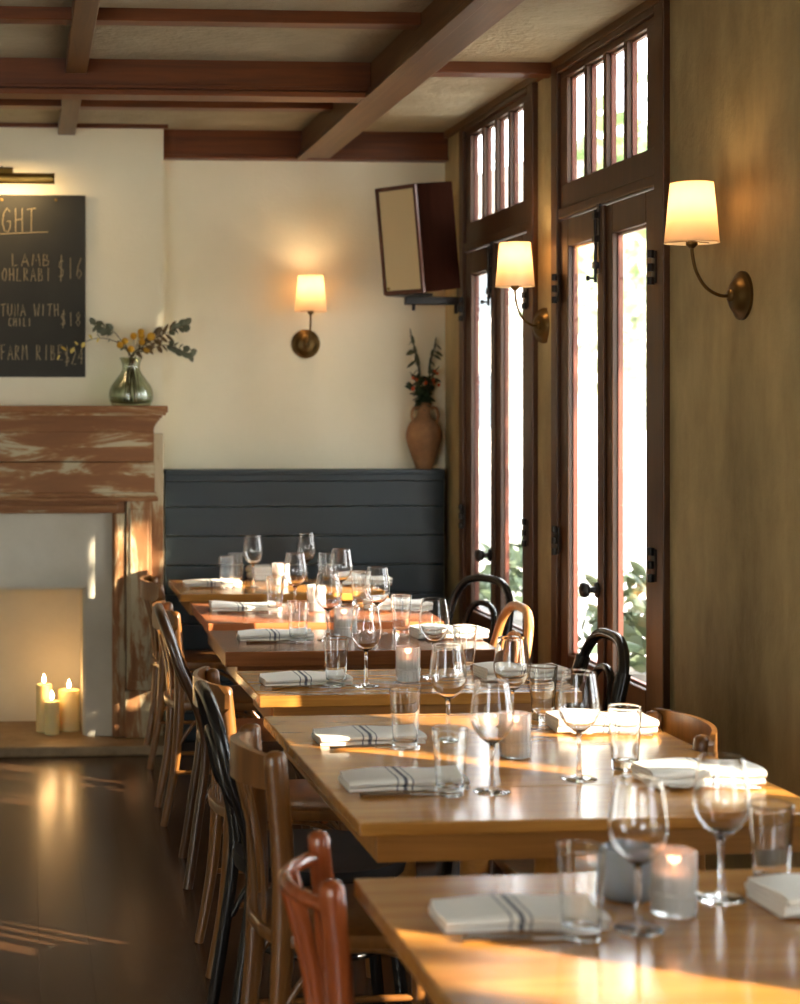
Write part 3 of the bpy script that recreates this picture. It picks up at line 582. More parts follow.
def slatback(name, m, ht=.80, style='plate', seatm=None, pr=.017):
    t = thing(name); sz = .45
    for s in (-1, 1):
        pts = spline([(-.245, s * .15, 0), (-.205, s * .155, .22), (-.188, s * .157, sz), (-.19, s * .157, .62), (-.205, s * .155, ht - .012)], 6)
        n = len(pts); rd = [.012 + .007 * min(1, i / (n * .45)) for i in range(n)]
        tp = Vector(pts[-1]); pts += [tp + Vector((-.001, 0, .006)), tp + Vector((-.0015, 0, .011))]; rd += [rd[-1] * .8, rd[-1] * .4]
        if style == 'between': MB().tube(pts, [r * 1.28 for r in rd], 12, flat=.72, ref=(1, 0, 0)).build('rear_leg', m, t, 60)
        else: MB().tube(pts, rd, 10, flat=1.15).build('rear_leg', m, t, 60)
        MB().tube(spline([(.18, s * .165, sz - .02), (.185, s * .168, .25), (.19, s * .172, 0)], 4), [.019] * 4 + [.016] * 4 + [.012], 10).build('front_leg', m, t, 60)
        MB().tube([(-.205, s * .17, .20), (.186, s * .168, .20)], .008, 8).build('stretcher', m, t, 60)
        MB().tube(spline([(-.19, s * .165, .30), (-.12, s * .16, .39), (-.02, s * .158, sz - .03), (.09, s * .158, .39), (.178, s * .162, .30)], 5), .007, 8).build('side_brace', m, t, 60)
    MB().tube([(.186, -.168, .26), (.186, .168, .26)], .008, 8).build('stretcher', m, t, 60)
    poly = [(-.205, -.15), (-.17, -.175), (.16, -.205), (.205, -.17), (.215, 0), (.205, .17), (.16, .205), (-.17, .175), (-.205, .15), (-.225, .08), (-.232, 0), (-.225, -.08)]
    MB().prism(poly, sz - .022, sz + .008, 'Z', .006).build('seat', seatm or m, t, 40)
    bow = .065
    def arc(y, x0, ext): return x0 - bow * (1 - (y / ext) ** 2)
    if style == 'plate':                         # bent plate on the outside of the posts
        E = .20
        def f(y): return arc(y, -.198, E)
        h0, h1 = ht - .075, ht + .004
        mb = MB()
        for sgn in (0, 1):
            pass
        n = 16; prof = []
        for i in range(n + 1):
            y = -E + 2 * E * i / n; rnd = .020 * max(0, (abs(y) - E + .03) / .03) ** 2
            prof.append((y, f(y), h0 + rnd, h1 - rnd))
        vs = [[mb.bm.verts.new(v) for v in ((x - .013, y, a), (x, y, a), (x, y, b), (x - .013, y, b))] for (y, x, a, b) in prof]
        for i in range(n):
            for k in range(4): mb.bm.faces.new((vs[i][k], vs[i][(k + 1) % 4], vs[i + 1][(k + 1) % 4], vs[i + 1][k]))
        mb.bm.faces.new(vs[0]); mb.bm.faces.new(vs[-1][::-1]); mb.build('top_rail', m, t, 40)
        sl_y, x_of = (-.075, 0, .075), lambda y: f(y) + .002
        zt = h0 + .01
    elif style == 'between':                     # bent plate housed between the posts
        E = .152; h0, h1 = ht - .085, ht - .018; mb = MB(); n = 16
        vs = []
        for i in range(n + 1):
            y = -E + 2 * E * i / n; x = arc(y, -.198, E); cr = .012 * (1 - (y / E) ** 2)
            vs.append([mb.bm.verts.new(v) for v in ((x - .010, y, h0), (x + .010, y, h0), (x + .010, y, h1 + cr), (x - .010, y, h1 + cr))])
        for i in range(n):
            for k in range(4): mb.bm.faces.new((vs[i][k], vs[i][(k + 1) % 4], vs[i + 1][(k + 1) % 4], vs[i + 1][k]))
        mb.bm.faces.new(vs[0]); mb.bm.faces.new(vs[-1][::-1]); mb.build('top_rail', m, t, 40)
        sl_y, x_of, zt = (-.07, 0, .07), lambda y: arc(y, -.198, E), h0 + .01
    else:                                        # bent rod rail with spindles
        E = .155; pts = [(arc(-E + 2 * E * i / 14, -.205, E) , -E + 2 * E * i / 14, ht - .045) for i in range(15)]
        MB().tube(pts, .0125, 10).build('top_rail', m, t, 60)
        sl_y, x_of, zt = (-.07, .0, .07), lambda y: arc(y, -.205, E), ht - .045
    for y in sl_y:
        xb = -.19 - .026 * (1 - (y / .155) ** 2)
        pts = spline([(xb, y * .9, sz - .015), ((xb + x_of(y)) / 2 + .012, y * .95, (sz + zt) / 2), (x_of(y), y, zt)], 5)
        if style == 'rod': MB().tube(pts, .0125, 10).build('spindle', m, t, 60)
        else: MB().tube(pts, .020, 8, flat=.22, ref=(0, 1, 0)).build('back_slat', m, t, 60)
    return t
def put(t, loc, rz, label, group='chairs drawn up to the dining tables'):
    t.location = (loc[0], loc[1], 0); t.rotation_euler = (0, 0, R(rz)); tag(t, label, 'chair', group); return t
put(slatback('spindle_chair', M['c_red'], .805, 'rod'), (.70, 2.775), -6, 'reddish spindle-back chair in the near foreground at the nearest table')
put(slatback('slat_back_chair', M['c_brown'], .835, 'between'), (.715, 3.65), 2, 'brown slat-back chair with flat posts at the near end of long table')
put(bentwood('bentwood_chair', M['c_black'], .865), (.71, 4.075), 0, 'glossy black bentwood hoop chair at the far end of long table')
c4 = put(slatback('slat_back_chair', M['c_brown'], .79, 'plate'), (.745, 4.73), 0, 'brown plate-back chair at the small golden table, aisle side')
put(bentwood('bentwood_chair', M['c_dark'], .875, lean=.05), (.775, 5.60), -3, 'dark brown bentwood hoop chair at the thick dark table, aisle side')
c = copy_tree(c4); c.name = 'slat_back_chair'; put(c, (.755, 6.39), 0, 'brown plate-back chair behind the dark brown bentwood chair, aisle side')
c = copy_tree(c4); c.name = 'slat_back_chair'; put(c, (.775, 7.37), 0, 'brown plate-back chair farthest back on the aisle side, by the mantel')
# wall side
c = copy_tree(c4); c.name = 'slat_back_chair'; put(c, (1.355, 3.98), 180, 'brown plate-back chair on the wall side of the long table')
put(bentwood('bentwood_chair', M['c_black'], .87, 1, True), (1.445, 4.92), 180, 'black bentwood chair with thick collars in front of near glazed doors')
put(bentwood('bentwood_chair', M['c_nat'], .845), (1.445, 5.84), 180, 'pale natural bentwood hoop chair on the wall side')
put(bentwood('bentwood_chair', M['c_black'], .865), (1.56, 6.50), 203, 'black bentwood hoop chair turned slightly, in front of far glazed doors')
# ================================================================ TABLE SETTINGS
def wineglass():
    t = thing('wine_glass')
    bowl = [(.0001, .0990), (.0055, .0992), (.014, .103), (.029, .116), (.040, .134), (.0445, .152), (.0435, .172), (.0395, .198), (.0352, .224), (.0346, .2273), (.0342, .2281)]
    inner = [(.0338, .2273), (.0345, .224), (.0388, .198), (.0428, .172), (.0438, .152), (.0393, .1345), (.0285, .117), (.014, .1055), (0, .102)]
    pts = spline([(r, 0, z) for r, z in bowl], 3); pin = spline([(r, 0, z) for r, z in inner], 3)
    MB().lathe([(p.x, p.z) for p in pts] + [(p.x, p.z) for p in pin], 28).build('bowl', M['glass'], t, 0, False)
    MB().lathe([(0, .0045), (.010, .0055), (.0065, .012), (.0046, .03), (.0042, .06), (.0048, .085), (.0065, .0985), (0, .0985)], 12).build('stem', M['glass'], t, 0, False)
    MB().lathe([(0, 0), (.037, 0), (.038, .001), (.037, .002), (.022, .0035), (.010, .006), (0, .0065)], 28).build('foot', M['glass'], t, 0, False)
    return t
def tumbler():
    return MB().lathe([(0, 0), (.025, 0), (.0265, .0004), (.0273, .0014), (.0275, .0030), (.0285, .02), (.0315, .07), (.0362, .133), (.03638, .1352), (.0363, .1367), (.0357, .1375), (.0352, .1367), (.0349, .1352), (.0347, .133), (.0300, .07), (.0272, .026), (.0266, .022), (.024, .0185), (.012, .0165), (0, .016)], 36).build('tumbler', M['glass2'], None, 40, False)
def votive():
    t = thing('votive_candle')
    MB().lathe([(0, 0), (.030, 0), (.034, .003), (.0345, .03), (.036, .032), (.036, .036), (.034, .038), (.034, .0965), (.0335, .099), (.0325, .100), (.0315, .099), (.031, .0965), (.031, .016), (.029, .011), (0, .010)], 44, rib=.035).build('ribbed_cup', M['votive'], t, 30, False)
    MB().lathe([(0, .0125), (.0295, .0125), (.0295, .064), (0, .063)], 24).build('wax', M['waxw'], t, 40)
    MB().lathe([(0, .064), (.0018, .0655), (.0022, .068), (.0012, .0715), (0, .073)], 10).build('flame', M['flamev'], t, 60)
    return t
M['votive'] = real_glass('ribbed_glass', (.95, .96, .95), 1.45, .1); M['votive'].node_tree.nodes['Principled BSDF'].inputs['Transmission Weight'].default_value = .72
M['flamev'] = emit('votive_flame', (1, .48, .25), 2.5)
def napkin(seed, L=.25, W=.10, layers=3):
    rg = random.Random(seed); mb = MB(); lh = .0085; pts = []
    # serpentine cross-section in (y,z)
    for i in range(layers):
        z = .005 + i * lh; ys = [-.5, -.25, 0, .25, .5]
        if i % 2: ys = ys[::-1]
        for y in ys: pts.append((y * W + (.004 * i), z))
        if i < layers - 1:
            e = .5 if i % 2 == 0 else -.5; pts.append((e * W + (.008 if e > 0 else -.008) + .004 * i, z + lh / 2))
    prof = spline([(0, y, z) for y, z in pts], 3); th = .0034; n = 14
    nrm = []
    for i in range(len(prof)):
        a = prof[max(i - 1, 0)]; b = prof[min(i + 1, len(prof) - 1)]; t_ = (b - a).normalized(); nrm.append(Vector((0, -t_.z, t_.y)))
    ph = rg.uniform(0, 6)
    def P(i, j, s):
        u = j / n; p = prof[i] + nrm[i] * th * s; hz = p.z / (.005 + layers * lh)
        sag = .0035 * math.sin(u * 7 + ph) * hz + .003 * math.sin(u * 3 + ph * 2) * hz
        return Vector((-L / 2 + L * u + .006 * hz * math.sin(ph + p.y * 40), p.y + .003 * math.sin(u * 5 + ph), max(.0006, p.z + sag)))
    A = [[mb.bm.verts.new(P(i, j, 1)) for j in range(n + 1)] for i in range(len(prof))]; B = [[mb.bm.verts.new(P(i, j, -1)) for j in range(n + 1)] for i in range(len(prof))]
    for i in range(len(prof) - 1):
        for j in range(n):
            mb.bm.faces.new((A[i][j], A[i + 1][j], A[i + 1][j + 1], A[i][j + 1])); mb.bm.faces.new((B[i][j], B[i][j + 1], B[i + 1][j + 1], B[i + 1][j]))
        for j in (0, n): mb.bm.faces.new((A[i][j], B[i][j], B[i + 1][j], A[i + 1][j]))
    for i in (0, len(prof) - 1):
        for j in range(n): mb.bm.faces.new((A[i][j], A[i][j + 1], B[i][j + 1], B[i][j]))
    return mb.build('folded_napkin', M['napkin'], None, 60)
def fork():
    t = thing('fork')
    MB().tube([(-.095, 0, .003), (-.06, 0, .0035), (.0, 0, .004), (.035, 0, .006)], [.006, .0045, .003, .004], 8, flat=.45, ref=(0, 1, 0)).build('handle', M['steel'], t, 60)
    MB().tube([(.033, 0, .006), (.045, 0, .005), (.058, 0, .004)], [.004, .011, .0115], 8, flat=.2, ref=(0, 1, 0)).build('neck', M['steel'], t, 60)
    for k in range(4): MB().tube([(.056, -.009 + .006 * k, .004), (.075, -.009 + .006 * k, .003), (.095, -.0088 + .0058 * k, .006)], [.0018, .0016, .001], 5).build('tine', M['steel'], t, 60)
    return t
def knife():
    t = thing('knife')
    MB().tube([(-.11, 0, .0045), (-.07, 0, .0045), (-.005, 0, .0045)], [.007, .0065, .005], 8, flat=.6, ref=(0, 1, 0)).build('handle', M['steel'], t, 60)
    MB().prism([(-.008, -.004), (.02, -.008), (.085, -.008), (.105, .004), (.06, .0055), (-.008, .004)], .0015, .0035).build('blade', M['steel'], t)
    return t
def spoon():
    t = thing('spoon')
    MB().tube([(-.095, 0, .003), (-.05, 0, .004), (.04, 0, .008), (.05, 0, .006)], [.006, .004, .003, .004], 8, flat=.5, ref=(0, 1, 0)).build('handle', M['steel'], t, 60)
    MB().grid(lambda u, v: Vector((.07 + .026 * math.cos(v * 2 * math.pi) * u, .017 * math.sin(v * 2 * math.pi) * u, .0015 + .006 * u * u)), 4, 18).build('spoon_bowl', M['steel'], t, 0, False)
    return t
PROTO = {}
def make(kind, fn):
    if kind not in PROTO: PROTO[kind] = fn(); return PROTO[kind]
    c = copy_tree(PROTO[kind]); c.name = PROTO[kind].name.split('.')[0]; return c
def place(kind, fn, uv, label, cat, group, rz=None, z=TZ):
    p = on_z(uv[0], uv[1], z) if len(uv) == 2 else Vector(uv)
    o = make(kind, fn); o.location = (p.x, p.y, z + .0002); o.rotation_euler = (0, 0, random.uniform(0, 6) if rz is None else rz); tag(o, label, cat, group); return o
# (glass kind, base-centre pixel) for each setting; labels name the table and the side
A, Wl = 'aisle side', 'wall side'
SET = [
 ('T1', A, 'wine_glass', (638, 930)), ('T1', A, 'tumbler', (581, 938)), ('T1', '', 'votive', (674, 914)), ('T1', Wl, 'wine_glass', (721, 899)), ('T1', Wl, 'tumbler', (771, 887)),
 ('T2', 'near end, ' + A, 'wine_glass', (492, 792)), ('T2', 'near end, ' + A, 'tumbler', (450, 795)), ('T2', '', 'votive', (515, 757)), ('T2', 'near end, ' + Wl, 'wine_glass', (579, 779)), ('T2', 'near end, ' + Wl, 'tumbler', (625, 769)),
 ('T2', 'far end, ' + A, 'wine_glass', (448, 741)), ('T2', 'far end, ' + A, 'tumbler', (405, 749)), ('T2', 'far end, ' + Wl, 'wine_glass', (512, 731)), ('T2', 'far end, ' + Wl, 'tumbler', (543, 720)),
 ('T3', A, 'wine_glass', (366, 686)), ('T3', A, 'tumbler', (336, 686)), ('T3', '', 'votive', (408, 681)), ('T3', Wl, 'wine_glass', (434, 677)), ('T3', Wl, 'tumbler', (465, 671)),
 ('T4', A, 'wine_glass', (328, 640)), ('T4', A, 'tumbler', (298, 642)), ('T4', '', 'votive', (344, 637)), ('T4', Wl, 'wine_glass', (377, 633)), ('T4', Wl, 'tumbler', (401, 635)),
 ('T5', A, 'wine_glass', (295, 613)), ('T5', A, 'tumbler', (275, 612)), ('T5', '', 'votive', (316, 611)), ('T5', Wl, 'wine_glass', (341, 607)), ('T5', Wl, 'tumbler', (360, 606)),
 ('T6', A, 'wine_glass', (253, 587.5)), ('T6', A + ', shorter front one', 'tumbler', (227, 588)), ('T6', A + ', rear one', 'tumbler', (236, 584)), ('T6', '', 'votive', (280, 586)), ('T6', Wl, 'wine_glass', (306.5, 584)), ('T6', Wl, 'tumbler', (325, 584)),
]
FN = {'wine_glass': (wineglass, 'empty clear wine glass', 'wine glass', 'wine glasses on the tables'), 'tumbler': (tumbler, 'clear water tumbler', 'glass', 'water tumblers on the tables'), 'votive': (votive, 'ribbed glass votive candle', 'votive candle', 'votive candles on the tables')}
for key, side, kind, uv in SET:
    fn, lab, cat, grp = FN[kind]
    o = place(kind, fn, uv, lab + ' on the ' + TN[key] + (', ' + side if side else ', at its centre'), cat, grp)
    if kind == 'votive':
        l = bpy.data.lights.new('votive_light', 'POINT'); l.energy = .035; l.color = (1, .42, .22); l.shadow_soft_size = .01
        lo = bpy.data.objects.new('votive_light', l); C.objects.link(lo); lo.location = o.location + Vector((0, 0, .085))
PROTO['tumbler'].name = 'tumbler'
# napkins: (table, side, centre pixel, rotation deg, scale)
NAP = [('T1', A, (517, 922), 0), ('T1', Wl, (835, 905), 182),
 ('T2', 'near end, ' + A, (403, 786), 2), ('T2', 'far end, ' + A, (368, 741), 2), ('T2', 'near end, ' + Wl, (697, 780), 178), ('T2', 'far end, ' + Wl, (600, 729), 175),
 ('T3', A, (305, 683), 2), ('T3', Wl, (519, 677), 182), ('T4', A, (275, 639), 0), ('T4', Wl, (448, 637), 180), ('T5', A, (243, 610), 0), ('T5', Wl, (397, 609), 182), ('T6', A, (212, 586), 0), ('T6', Wl, (362, 584), 178)]
npk = [napkin(i) for i in range(3)]
npw = [napkin(10 + i, .24, .115, 4) for i in range(2)]
used = set()
for i, (key, side, uv, rz) in enumerate(NAP):
    src = npk[i % 3] if side.endswith(A) else npw[i % 2]
    o = src if src.name not in used else src.copy()
    if src.name in used: C.objects.link(o); o.name = 'folded_napkin'
    used.add(src.name); used.add(o.name)
    p = on_z(uv[0], uv[1], TZ); o.location = (p.x, p.y, TZ); o.rotation_euler = (0, 0, R(rz))
    tag(o, 'folded white napkin with dark stripes on the ' + TN[key] + ', ' + side, 'napkin', 'folded napkins on the tables')
    d = -1 if abs(rz) < 90 else 1
    ang = R(rz)
    for kk, (kind, fn, off) in enumerate((('fork', fork, .073), ('knife', knife, .092))):
        if kind == 'knife' and d == 1: kind, fn = 'spoon', spoon
        q = p + Vector((-.0 * d, -off, 0))
        place(kind, fn, (q.x, q.y, TZ), 'steel %s beside the napkin on the %s, %s' % (kind, TN[key], side), kind, kind + 's beside the napkins', ang)
# crumpled extra napkin on the farthest table and cloudy cup on the nearest
o = npw[0].copy(); C.objects.link(o); o.name = 'folded_napkin'; p = on_z(266, 582, TZ); o.location = (p.x, p.y + .12, TZ); o.rotation_euler = (0, 0, R(100)); o.scale = (.5, .8, 1.7); tag(o, 'bunched white napkin at the back of the farthest table', 'napkin', 'folded napkins on the tables')
cu = thing('glass_cup', tuple(on_z(628, 897, TZ)), 0, 'cloudy blue-grey glass cup behind the foremost wine glass', 'cup')
MB().lathe([(0, 0), (.036, 0), (.039, .001), (.040, .004), (.041, .077), (.0405, .080), (.0395, .081), (.0385, .080), (.038, .077), (.037, .012), (.034, .007), (0, .006)], 28).build('cup', M['cupblue'], cu, 40, False)
# ================================================================ PLANTS
def leaf(mb, p, d, L, W, roll=0):
    d = Vector(d).normalized(); s = d.cross(Vector((0, 0, 1)));
    if s.length < .05: s = Vector((1, 0, 0))
    s.normalize(); s = Matrix.Rotation(roll, 3, d) @ s; nn = s.cross(d); p = Vector(p)
    v = [p, p + d * L * .35 + s * W / 2 + nn * W * .12, p + d * L * .75 + s * W * .36 + nn * W * .1, p + d * L, p + d * L * .75 - s * W * .36 + nn * W * .1, p + d * L * .35 - s * W / 2 + nn * W * .12, p + d * L * .5 - nn * W * .05]
    b = [mb.bm.verts.new(q) for q in v]
    for i in range(6): mb.bm.faces.new((b[i], b[(i + 1) % 6], b[6]))
VY = 7.66
vb = on_y(131, 405, VY); VZ = 1.547
gv = thing('glass_vase', (vb.x, VY, VZ), 0, 'squat ribbed green glass vase on the mantel shelf', 'vase')
S_ = .225
prof = [(.0, .0), (.075, .0), (.092, .012), (.1, .045), (.092, .085), (.06, .13), (.042, .16), (.042, .19), (.052, .215), (.049, .215), (.039, .19), (.039, .16), (.057, .13), (.089, .085), (.097, .045), (.088, .014), (0, .006)]
MB().lathe([(p.x, p.z) for p in spline([(r, 0, z) for r, z in prof], 3)], 36, rib=.012).build('body', M['vase'], gv, 0)
MB().lathe([(0, .008), (.086, .014), (.094, .04), (0, .04)], 28).build('water', thin_glass('vase_water', (.80, .84, .74), .02, 1.33), gv, 0)
def sprig(name, pts_px, Y, m_stem, lab, leaves, root, cat='sprig', grp='dried sprigs in the green vase'):
    """stem from the vase mouth through pixel points; leaves: list of (t, mat, L, W, side)"""
    P_ = [Vector(root)] + [on_y(u, v, Y + dy) for (u, v, dy) in pts_px]
    t = thing(name, P_[0], 0, lab, cat, grp); loc = [p - P_[0] for p in P_]
    path = spline(loc, 6); MB().tube(path, [.0028 - .0016 * i / len(path) for i in range(len(path))], 6).build('stem', m_stem, t, 60)
    for (tt, m, L, W, sd) in leaves:
        i = min(int(tt * (len(path) - 1)), len(path) - 2); d = (path[i + 1] - path[i]).normalized()
        dd = (d * .7 + Vector((0, random.uniform(-.4, .4), sd * .8))).normalized()
        mb = MB(); leaf(mb, path[i], dd, L, W, random.uniform(-1.3, -.5) if sd > 0 else random.uniform(.5, 1.3)); mb.build('leaf', m, t, 0)
    return t
def rootp(dx): return (vb.x + dx, VY + random.uniform(-.03, .03), VZ + .02)
rl = random.Random(5)
def lv(t0, t1, n, m, L, W): return [(t0 + (t1 - t0) * i / max(1, n - 1), m, L * rl.uniform(.8, 1.2), W * rl.uniform(.8, 1.2), 1 if i % 2 else -1) for i in range(n)]
neck = (131, 358, 0)
sprig('eucalyptus_sprig', [neck, (120, 344, 0), (100, 338, -.02), (78, 345, -.04), (58, 356, -.05)], VY, M['stem'], 'drooping yellowed sprig reaching left across the chalkboard', lv(.62, .98, 7, M['leafy'], .03, .02) + lv(.35, .6, 4, M['leafg'], .025, .016), rootp(.03), grp=None)
sprig('eucalyptus_sprig', [neck, (122, 342, 0), (114, 332, 0), (105, 328, .0), (94, 325, 0)], VY, M['stem'], 'short grey-green eucalyptus sprig leaning left above yellow flowers', lv(.6, .97, 10, M['leafg'], .038, .034), rootp(.02), grp=None)
sprig('eucalyptus_sprig', [neck, (145, 345, 0), (162, 335, 0), (176, 329, 0), (187, 325, 0)], VY, M['stem'], 'long grey eucalyptus sprig rising to the upper right', lv(.35, .7, 10, M['leafb'], .055, .024) + lv(.72, .99, 10, M['leafg'], .038, .036), rootp(-.02), grp=None)
sprig('eucalyptus_sprig', [neck, (148, 350, 0), (164, 345, 0), (178, 349, 0), (192, 356, 0)], VY, M['stem'], 'grey eucalyptus sprig drooping to the lower right', lv(.42, .58, 5, M['leafb'], .042, .03) + lv(.66, .99, 12, M['leafg'], .038, .036), rootp(-.03), grp=None)
sprig('eucalyptus_sprig', [neck, (140, 349, 0), (152, 339, .02), (158, 334, .03)], VY, M['stem'], 'brown dried sprig between yellow flowers and right eucalyptus', lv(.4, .98, 9, M['leafb'], .05, .026), rootp(0), grp=None)
balls = [(120, 345, 'lowest left'), (125, 341, 'left, just above the lowest'), (131, 349, 'lowest in the middle'), (133.5, 336, 'upper middle'), (141, 332, 'topmost'), (141.5, 336, 'second from the top'), (151, 336.5, 'largest, at upper right'), (142, 342, 'centre right'), (146.5, 350.5, 'lowest at right')]
for i, (u, v, wh) in enumerate(balls):
    dy = rl.uniform(-.03, .02); q = on_y(u, v, VY + dy); r0 = Vector(rootp(rl.uniform(-.04, .04)))
    t = thing('yellow_ball_flower', r0, 0, 'round yellow ball flower in the green vase, ' + wh, 'flower', 'yellow ball flowers in the green vase')
    nk = on_y(131 + rl.uniform(-4, 4), 362, VY)
    path = spline([Vector((0, 0, 0)), nk - r0, q - r0], 5); MB().tube(path, .0016, 5).build('stem', M['stem'], t, 60)
    MB().sphere(q - r0, .0155 if i != 6 else .019, 12).build('flower_head', M['yellow'], t, 0)
# terracotta amphora on the wainscot ledge
AYY = 7.865; ab = on_y(424, 468, AYY)
av = thing('terracotta_amphora', (ab.x, AYY, WZ), 0, 'terracotta amphora with small handles on the wainscot ledge', 'vase')
ap = [(0, 0), (.034, 0), (.040, .006), (.060, .06), (.082, .13), (.084, .17), (.068, .215), (.040, .245), (.032, .265), (.033, .295), (.040, .308), (.036, .309), (.028, .295), (.027, .262), (0, .255)]
MB().lathe([(p.x, p.z) for p in spline([(r * .98, 0, z) for r, z in ap], 3)], 30).build('body', M['terra'], av, 0)
for s in (-1, 1): MB().tube(spline([(s * .03, -.012, .285), (s * .052, -.02, .285), (s * .062, -.022, .255), (s * .056, -.02, .222)], 5), .008, 8).build('handle', M['terra'], av, 60)
top_ = (ab.x, AYY, WZ + .27)
sprig('leafy_stalk', [(420, 385, 0), (417, 360, 0), (410, 335, 0)], AYY, M['stem'], 'tall leafy stalk leaning left in the terracotta amphora', lv(.3, .97, 14, M['leaf'], .055, .022), top_, 'stalk', None)
sprig('leafy_stalk', [(429, 385, 0), (431, 362, 0), (437, 343, 0)], AYY, M['stem'], 'tall leafy stalk leaning right in the terracotta amphora', lv(.3, .98, 15, M['leaf'], .055, .024), top_, 'stalk', None)
for i, (u, v, wh) in enumerate([(411, 389, 'drooping left'), (415, 379, 'upper left'), (422, 383, 'in front'), (428, 380, 'behind'), (434, 374, 'upper right'), (435, 388, 'drooping right')]):
    rr = Vector(top_) + Vector((rl.uniform(-.015, .015), rl.uniform(-.015, .015), 0)); q = on_y(u, v, AYY + rl.uniform(-.05, 0)); t = thing('berry_sprig', rr, 0, 'dark green sprig with orange berries in the amphora, ' + wh, 'sprig', 'berry sprigs in the terracotta amphora')
    path = spline([Vector((0, 0, 0)), Vector((0, 0, .05)), q - rr], 5); MB().tube(path, .002, 5).build('stem', M['stem'], t, 60)
    mb = MB()
    for k in range(16):
        pp = path[3 + k % (len(path) - 3)]; leaf(mb, pp, (rl.uniform(-1, 1), rl.uniform(-1, .4), rl.uniform(-.5, .9)), .05, .03, rl.uniform(-1, 1))
    mb.build('foliage', M['leafd'], t, 0)
    bm_ = MB()
    for k in range(2): bm_.sphere(path[-1] + Vector((rl.uniform(-.02, .02), -.02, rl.uniform(-.02, .02))), .008, 8)
    bm_.build('berry_cluster', M['orange'], t, 0)
# ================================================================ OUTSIDE
tag(MB().box((WX + .05, -30, -.35), (60, 70, -.15)).build('floor_pavement', plaster('pavement', srgb(176, 170, 160), srgb(196, 190, 180), 1, .1, 30)), 'pale pavement and street outside the glazed doors', 'pavement', kind='structure')
def house(loc, sx, sy, h, c, label):
    t = thing('house', loc, 0, label, 'building'); wm = plain('house_paint', c, .8)
    MB().box((0, 0, 0), (sx, sy, h)).build('wall', wm, t)
    MB().prism([(-.5, h), (sx + .5, h), (sx / 2, h + 2.2)], -.5, sy + .5, 'Y').build('roof', plain('roof_shingle', srgb(120, 112, 108), .8), t)
    for i in range(3):
        for zz in (1.0, 3.8):
            x = sx * (.2 + .3 * i); f = MB().box((x - .7, -.06, zz), (x + .7, .0, zz + 1.6)).build('window_frame', plain('frame_white', (.8, .8, .8), .6), t)
            MB().box((x - .6, -.07, zz + .1), (x + .6, -.05, zz + 1.5)).build('pane', plain('dark_pane', (.1, .12, .14), .1), f)
    return t
house((8.5, 42, -.15), 14, 9, 6.5, srgb(225, 215, 205), 'pale two-storey house across the street beyond the doors')
def tree(loc, h, r, label, seed, c, trunk=.12):
    rg = random.Random(seed); t = thing('street_tree', loc, 0, label, 'tree', 'plants outside the doors')
    MB().tube([(0, 0, 0), (.05, 0, h * .4), (0, .05, h * .75)], [trunk, trunk * .8, trunk * .3], 8).build('trunk', plain('bark', srgb(90, 74, 60), .9), t, 60)
    mb = MB()
    for k in range(700):
        d = Vector((rg.gauss(0, 1), rg.gauss(0, 1), rg.gauss(0, 1))).normalized() * r * rg.uniform(.45, 1)
        leaf(mb, Vector((0, 0, h * .75)) + Vector((d.x, d.y, d.z * .85)), (rg.uniform(-1, 1), rg.uniform(-1, 1), rg.uniform(-1, .5)), .14 * r / .9, .08 * r / .9, rg.uniform(0, 3))
    mb.build('crown', plain('tree_leaf', c, .6), t, 0)
tree((5.9, 15.5, -.15), 3.4, 1.25, 'small leafy street tree seen through the near glazed doors', 1, srgb(150, 158, 128))
tree((10.5, 26, -.15), 6.4, 2.6, 'tall leafy tree farther down the street', 2, srgb(110, 130, 80), .2)
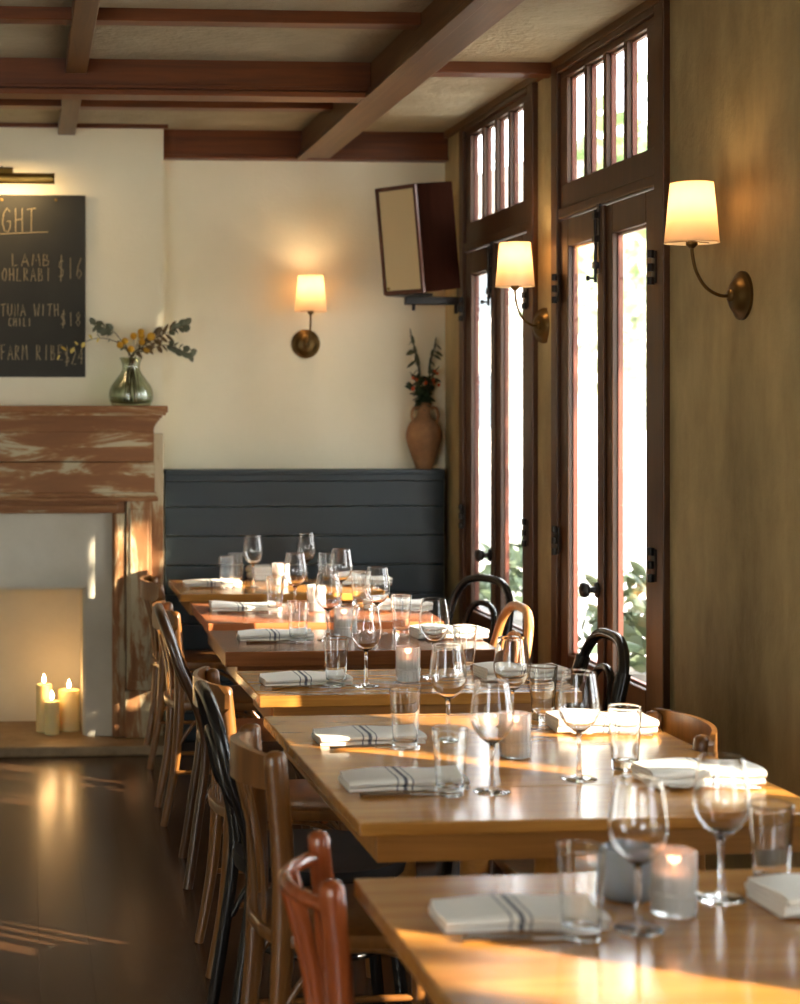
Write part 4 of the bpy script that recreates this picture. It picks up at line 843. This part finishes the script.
def sun_block_tree(loc, z0, z1, r, label, seed, n=2600):  # tree added out of view to block sun at the doors
    rg = random.Random(seed); t = thing('street_tree', loc, 0, label, 'tree', 'plants outside the doors')  # here an added unseen tree, not one of the visible street trees
    MB().tube([(0, 0, 0), (.04, 0, z0), (0, .03, z1 - .5)], [.13, .1, .03], 8).build('trunk', plain('bark', srgb(90, 74, 60), .9), t, 60)
    mb = MB(); cz, hz = (z0 + z1) / 2, (z1 - z0) / 2
    for k in range(n):
        d = Vector((rg.gauss(0, 1), rg.gauss(0, 1), rg.gauss(0, 1))).normalized() * rg.uniform(.35, 1)
        leaf(mb, Vector((d.x * r, d.y * r, cz + d.z * hz)), (rg.uniform(-1, 1), rg.uniform(-1, 1), rg.uniform(-1, .5)), min(.26, r * .5), min(.16, r * .3), rg.uniform(0, 3))
    mb.build('crown', plain('tree_leaf', srgb(84, 104, 58), .6), t, 0)
for i, (ty, wh) in enumerate(((4.2, 'nearest the glazed doors'), (1.0, 'in the middle of its row'), (-1.9, 'farthest behind the viewer'))):
    sun_block_tree((5.6, ty, -.15), 3.05, 6.3, 1.85, 'added unseen tree blocking sun outside on the right, ' + wh, 21 + i)  # unseen crowns added to cut off the higher sunlight
sun_block_tree((3.02, 6.63, -.15), .3, 3.6, .27, 'added unseen columnar cypress blocking sun between the two door pairs', 25, 1500)  # added out of view to keep sun off the far door leaf
def planter(loc, label, seed):
    rg = random.Random(seed); t = thing('planter_shrub', loc, 0, label, 'planter', 'plants outside the doors')
    MB().lathe([(0, 0), (.2, 0), (.26, .42), (.28, .42), (.28, .46), (.24, .46), (.22, .4), (0, .4)], 20).build('pot', plain('pot_grey', srgb(110, 110, 112), .7), t, 40)
    mb = MB()
    for k in range(260):
        d = Vector((rg.gauss(0, 1), rg.gauss(0, 1), abs(rg.gauss(0, 1)))).normalized() * .36 * rg.uniform(.4, 1)
        leaf(mb, Vector((0, 0, .48)) + Vector((d.x, d.y, d.z * 1.2)), (rg.uniform(-1, 1), rg.uniform(-1, 1), rg.uniform(-.2, 1)), .12, .05, rg.uniform(0, 3))
    mb.build('shrub', plain('shrub_leaf', srgb(70, 84, 60), .6), t, 0)
    return t
planter((2.95, 7.9, -.15), 'potted shrub outside the near glazed doors', 4)
planter((3.05, 10.2, -.15), 'potted shrub outside the far glazed doors', 5)
planter((2.70, 6.28, -.15), 'added unseen potted shrub blocking low sun outside the door pier', 6).scale = (1.1, 1.1, 1.5)  # added out of view to stop low sun reaching the fireplace
